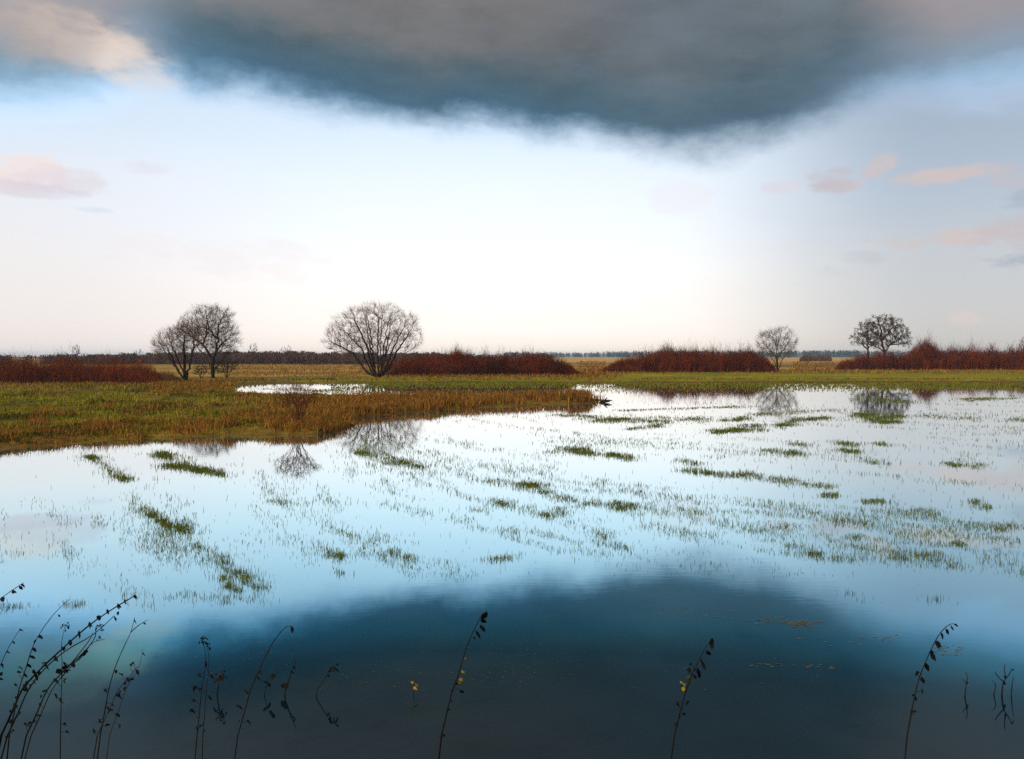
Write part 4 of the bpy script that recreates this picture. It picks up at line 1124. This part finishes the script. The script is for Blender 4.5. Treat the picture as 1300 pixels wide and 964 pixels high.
    sky = N.new('ShaderNodeTexSky'); sky.sky_type = 'NISHITA'; sky.sun_disc = False
    sky.sun_elevation = sun_el; sky.sun_rotation = sun_az; sky.air_density = 1.0; sky.dust_density = 1.5
    b1 = N.new('ShaderNodeBackground'); b1.inputs['Strength'].default_value = 0.10; L.new(sky.outputs[0], b1.inputs[0])
    b2 = N.new('ShaderNodeBackground'); b2.inputs['Strength'].default_value = 1.0; L.new(final, b2.inputs[0])
    mx = N.new('ShaderNodeMixShader')
    # blue air shows faintly between the clouds only
    L.new(M('SUBTRACT', 1.0, M('MULTIPLY', M('SUBTRACT', 1.0, cm), 0.10)), mx.inputs[0])
    L.new(b1.outputs[0], mx.inputs[1]); L.new(b2.outputs[0], mx.inputs[2])
    out = N.new('ShaderNodeOutputWorld'); L.new(mx.outputs[0], out.inputs['Surface'])
    w.cycles.sampling_method = 'MANUAL'; w.cycles.sample_map_resolution = 1024

def build_haze():
    m, nt, N, L = new_mat('haze')
    out = N.new('ShaderNodeOutputMaterial'); v = N.new('ShaderNodeVolumePrincipled')
    v.inputs['Color'].default_value = (0.55, 0.78, 1.0, 1); v.inputs['Density'].default_value = 0.0002; v.inputs['Anisotropy'].default_value = 0.2
    L.new(v.outputs[0], out.inputs['Volume'])
    x, y0, y1, z0, z1 = 4600, -60, 3150, -1.6, 14.5
    V = [(-x, y0, z0), (x, y0, z0), (x, y1, z0), (-x, y1, z0), (-x, y0, z1), (x, y0, z1), (x, y1, z1), (-x, y1, z1)]
    Q = [(0, 3, 2, 1), (4, 5, 6, 7), (0, 1, 5, 4), (1, 2, 6, 5), (2, 3, 7, 6), (3, 0, 4, 7)]
    o = mesh_obj('haze', np.array(V), [], Q, m)
    tag(o, 'thin bluish air that fades the far forests', 'haze', kind='stuff')

def main():
    build_ground(); build_water(); build_flooded_grass(); build_meadow_grass(); build_trees(); build_thickets(); build_woods(); build_stalks(); build_small()
    if HAZE: build_haze()
    el = math.radians(24); az = math.radians(236)         # sun behind the camera, to the left
    build_world(el, az)
    sd = bpy.data.lights.new('sun', 'SUN'); sd.energy = 4.2; sd.angle = math.radians(0.5); sd.color = (1.0, 0.88, 0.70)
    so = bpy.data.objects.new('sun', sd); COL.objects.link(so)
    from mathutils import Vector
    dirv = Vector((math.sin(az) * math.cos(el), math.cos(az) * math.cos(el), math.sin(el)))
    so.rotation_euler = dirv.to_track_quat('Z', 'Y').to_euler(); so.location = dirv * 50
    cd = bpy.data.cameras.new('camera'); cd.sensor_width = 36; cd.lens = 30; cd.shift_y = -30 / 1300; cd.clip_end = 20000; cd.clip_start = 0.05
    co = bpy.data.objects.new('camera', cd); COL.objects.link(co); co.location = (0, 0, EYE); co.rotation_euler = (math.radians(90), 0, 0)
    sc.camera = co
    vs = sc.view_settings; vs.view_transform = 'Standard'; vs.look = 'None'; vs.gamma = 1.0; vs.exposure = 0.0; vs.use_curve_mapping = False
    sc.cycles.max_bounces = 6; sc.cycles.diffuse_bounces = 2; sc.cycles.glossy_bounces = 3; sc.cycles.volume_bounces = 0
    sc.cycles.use_denoising = False
HAZE = True
main()
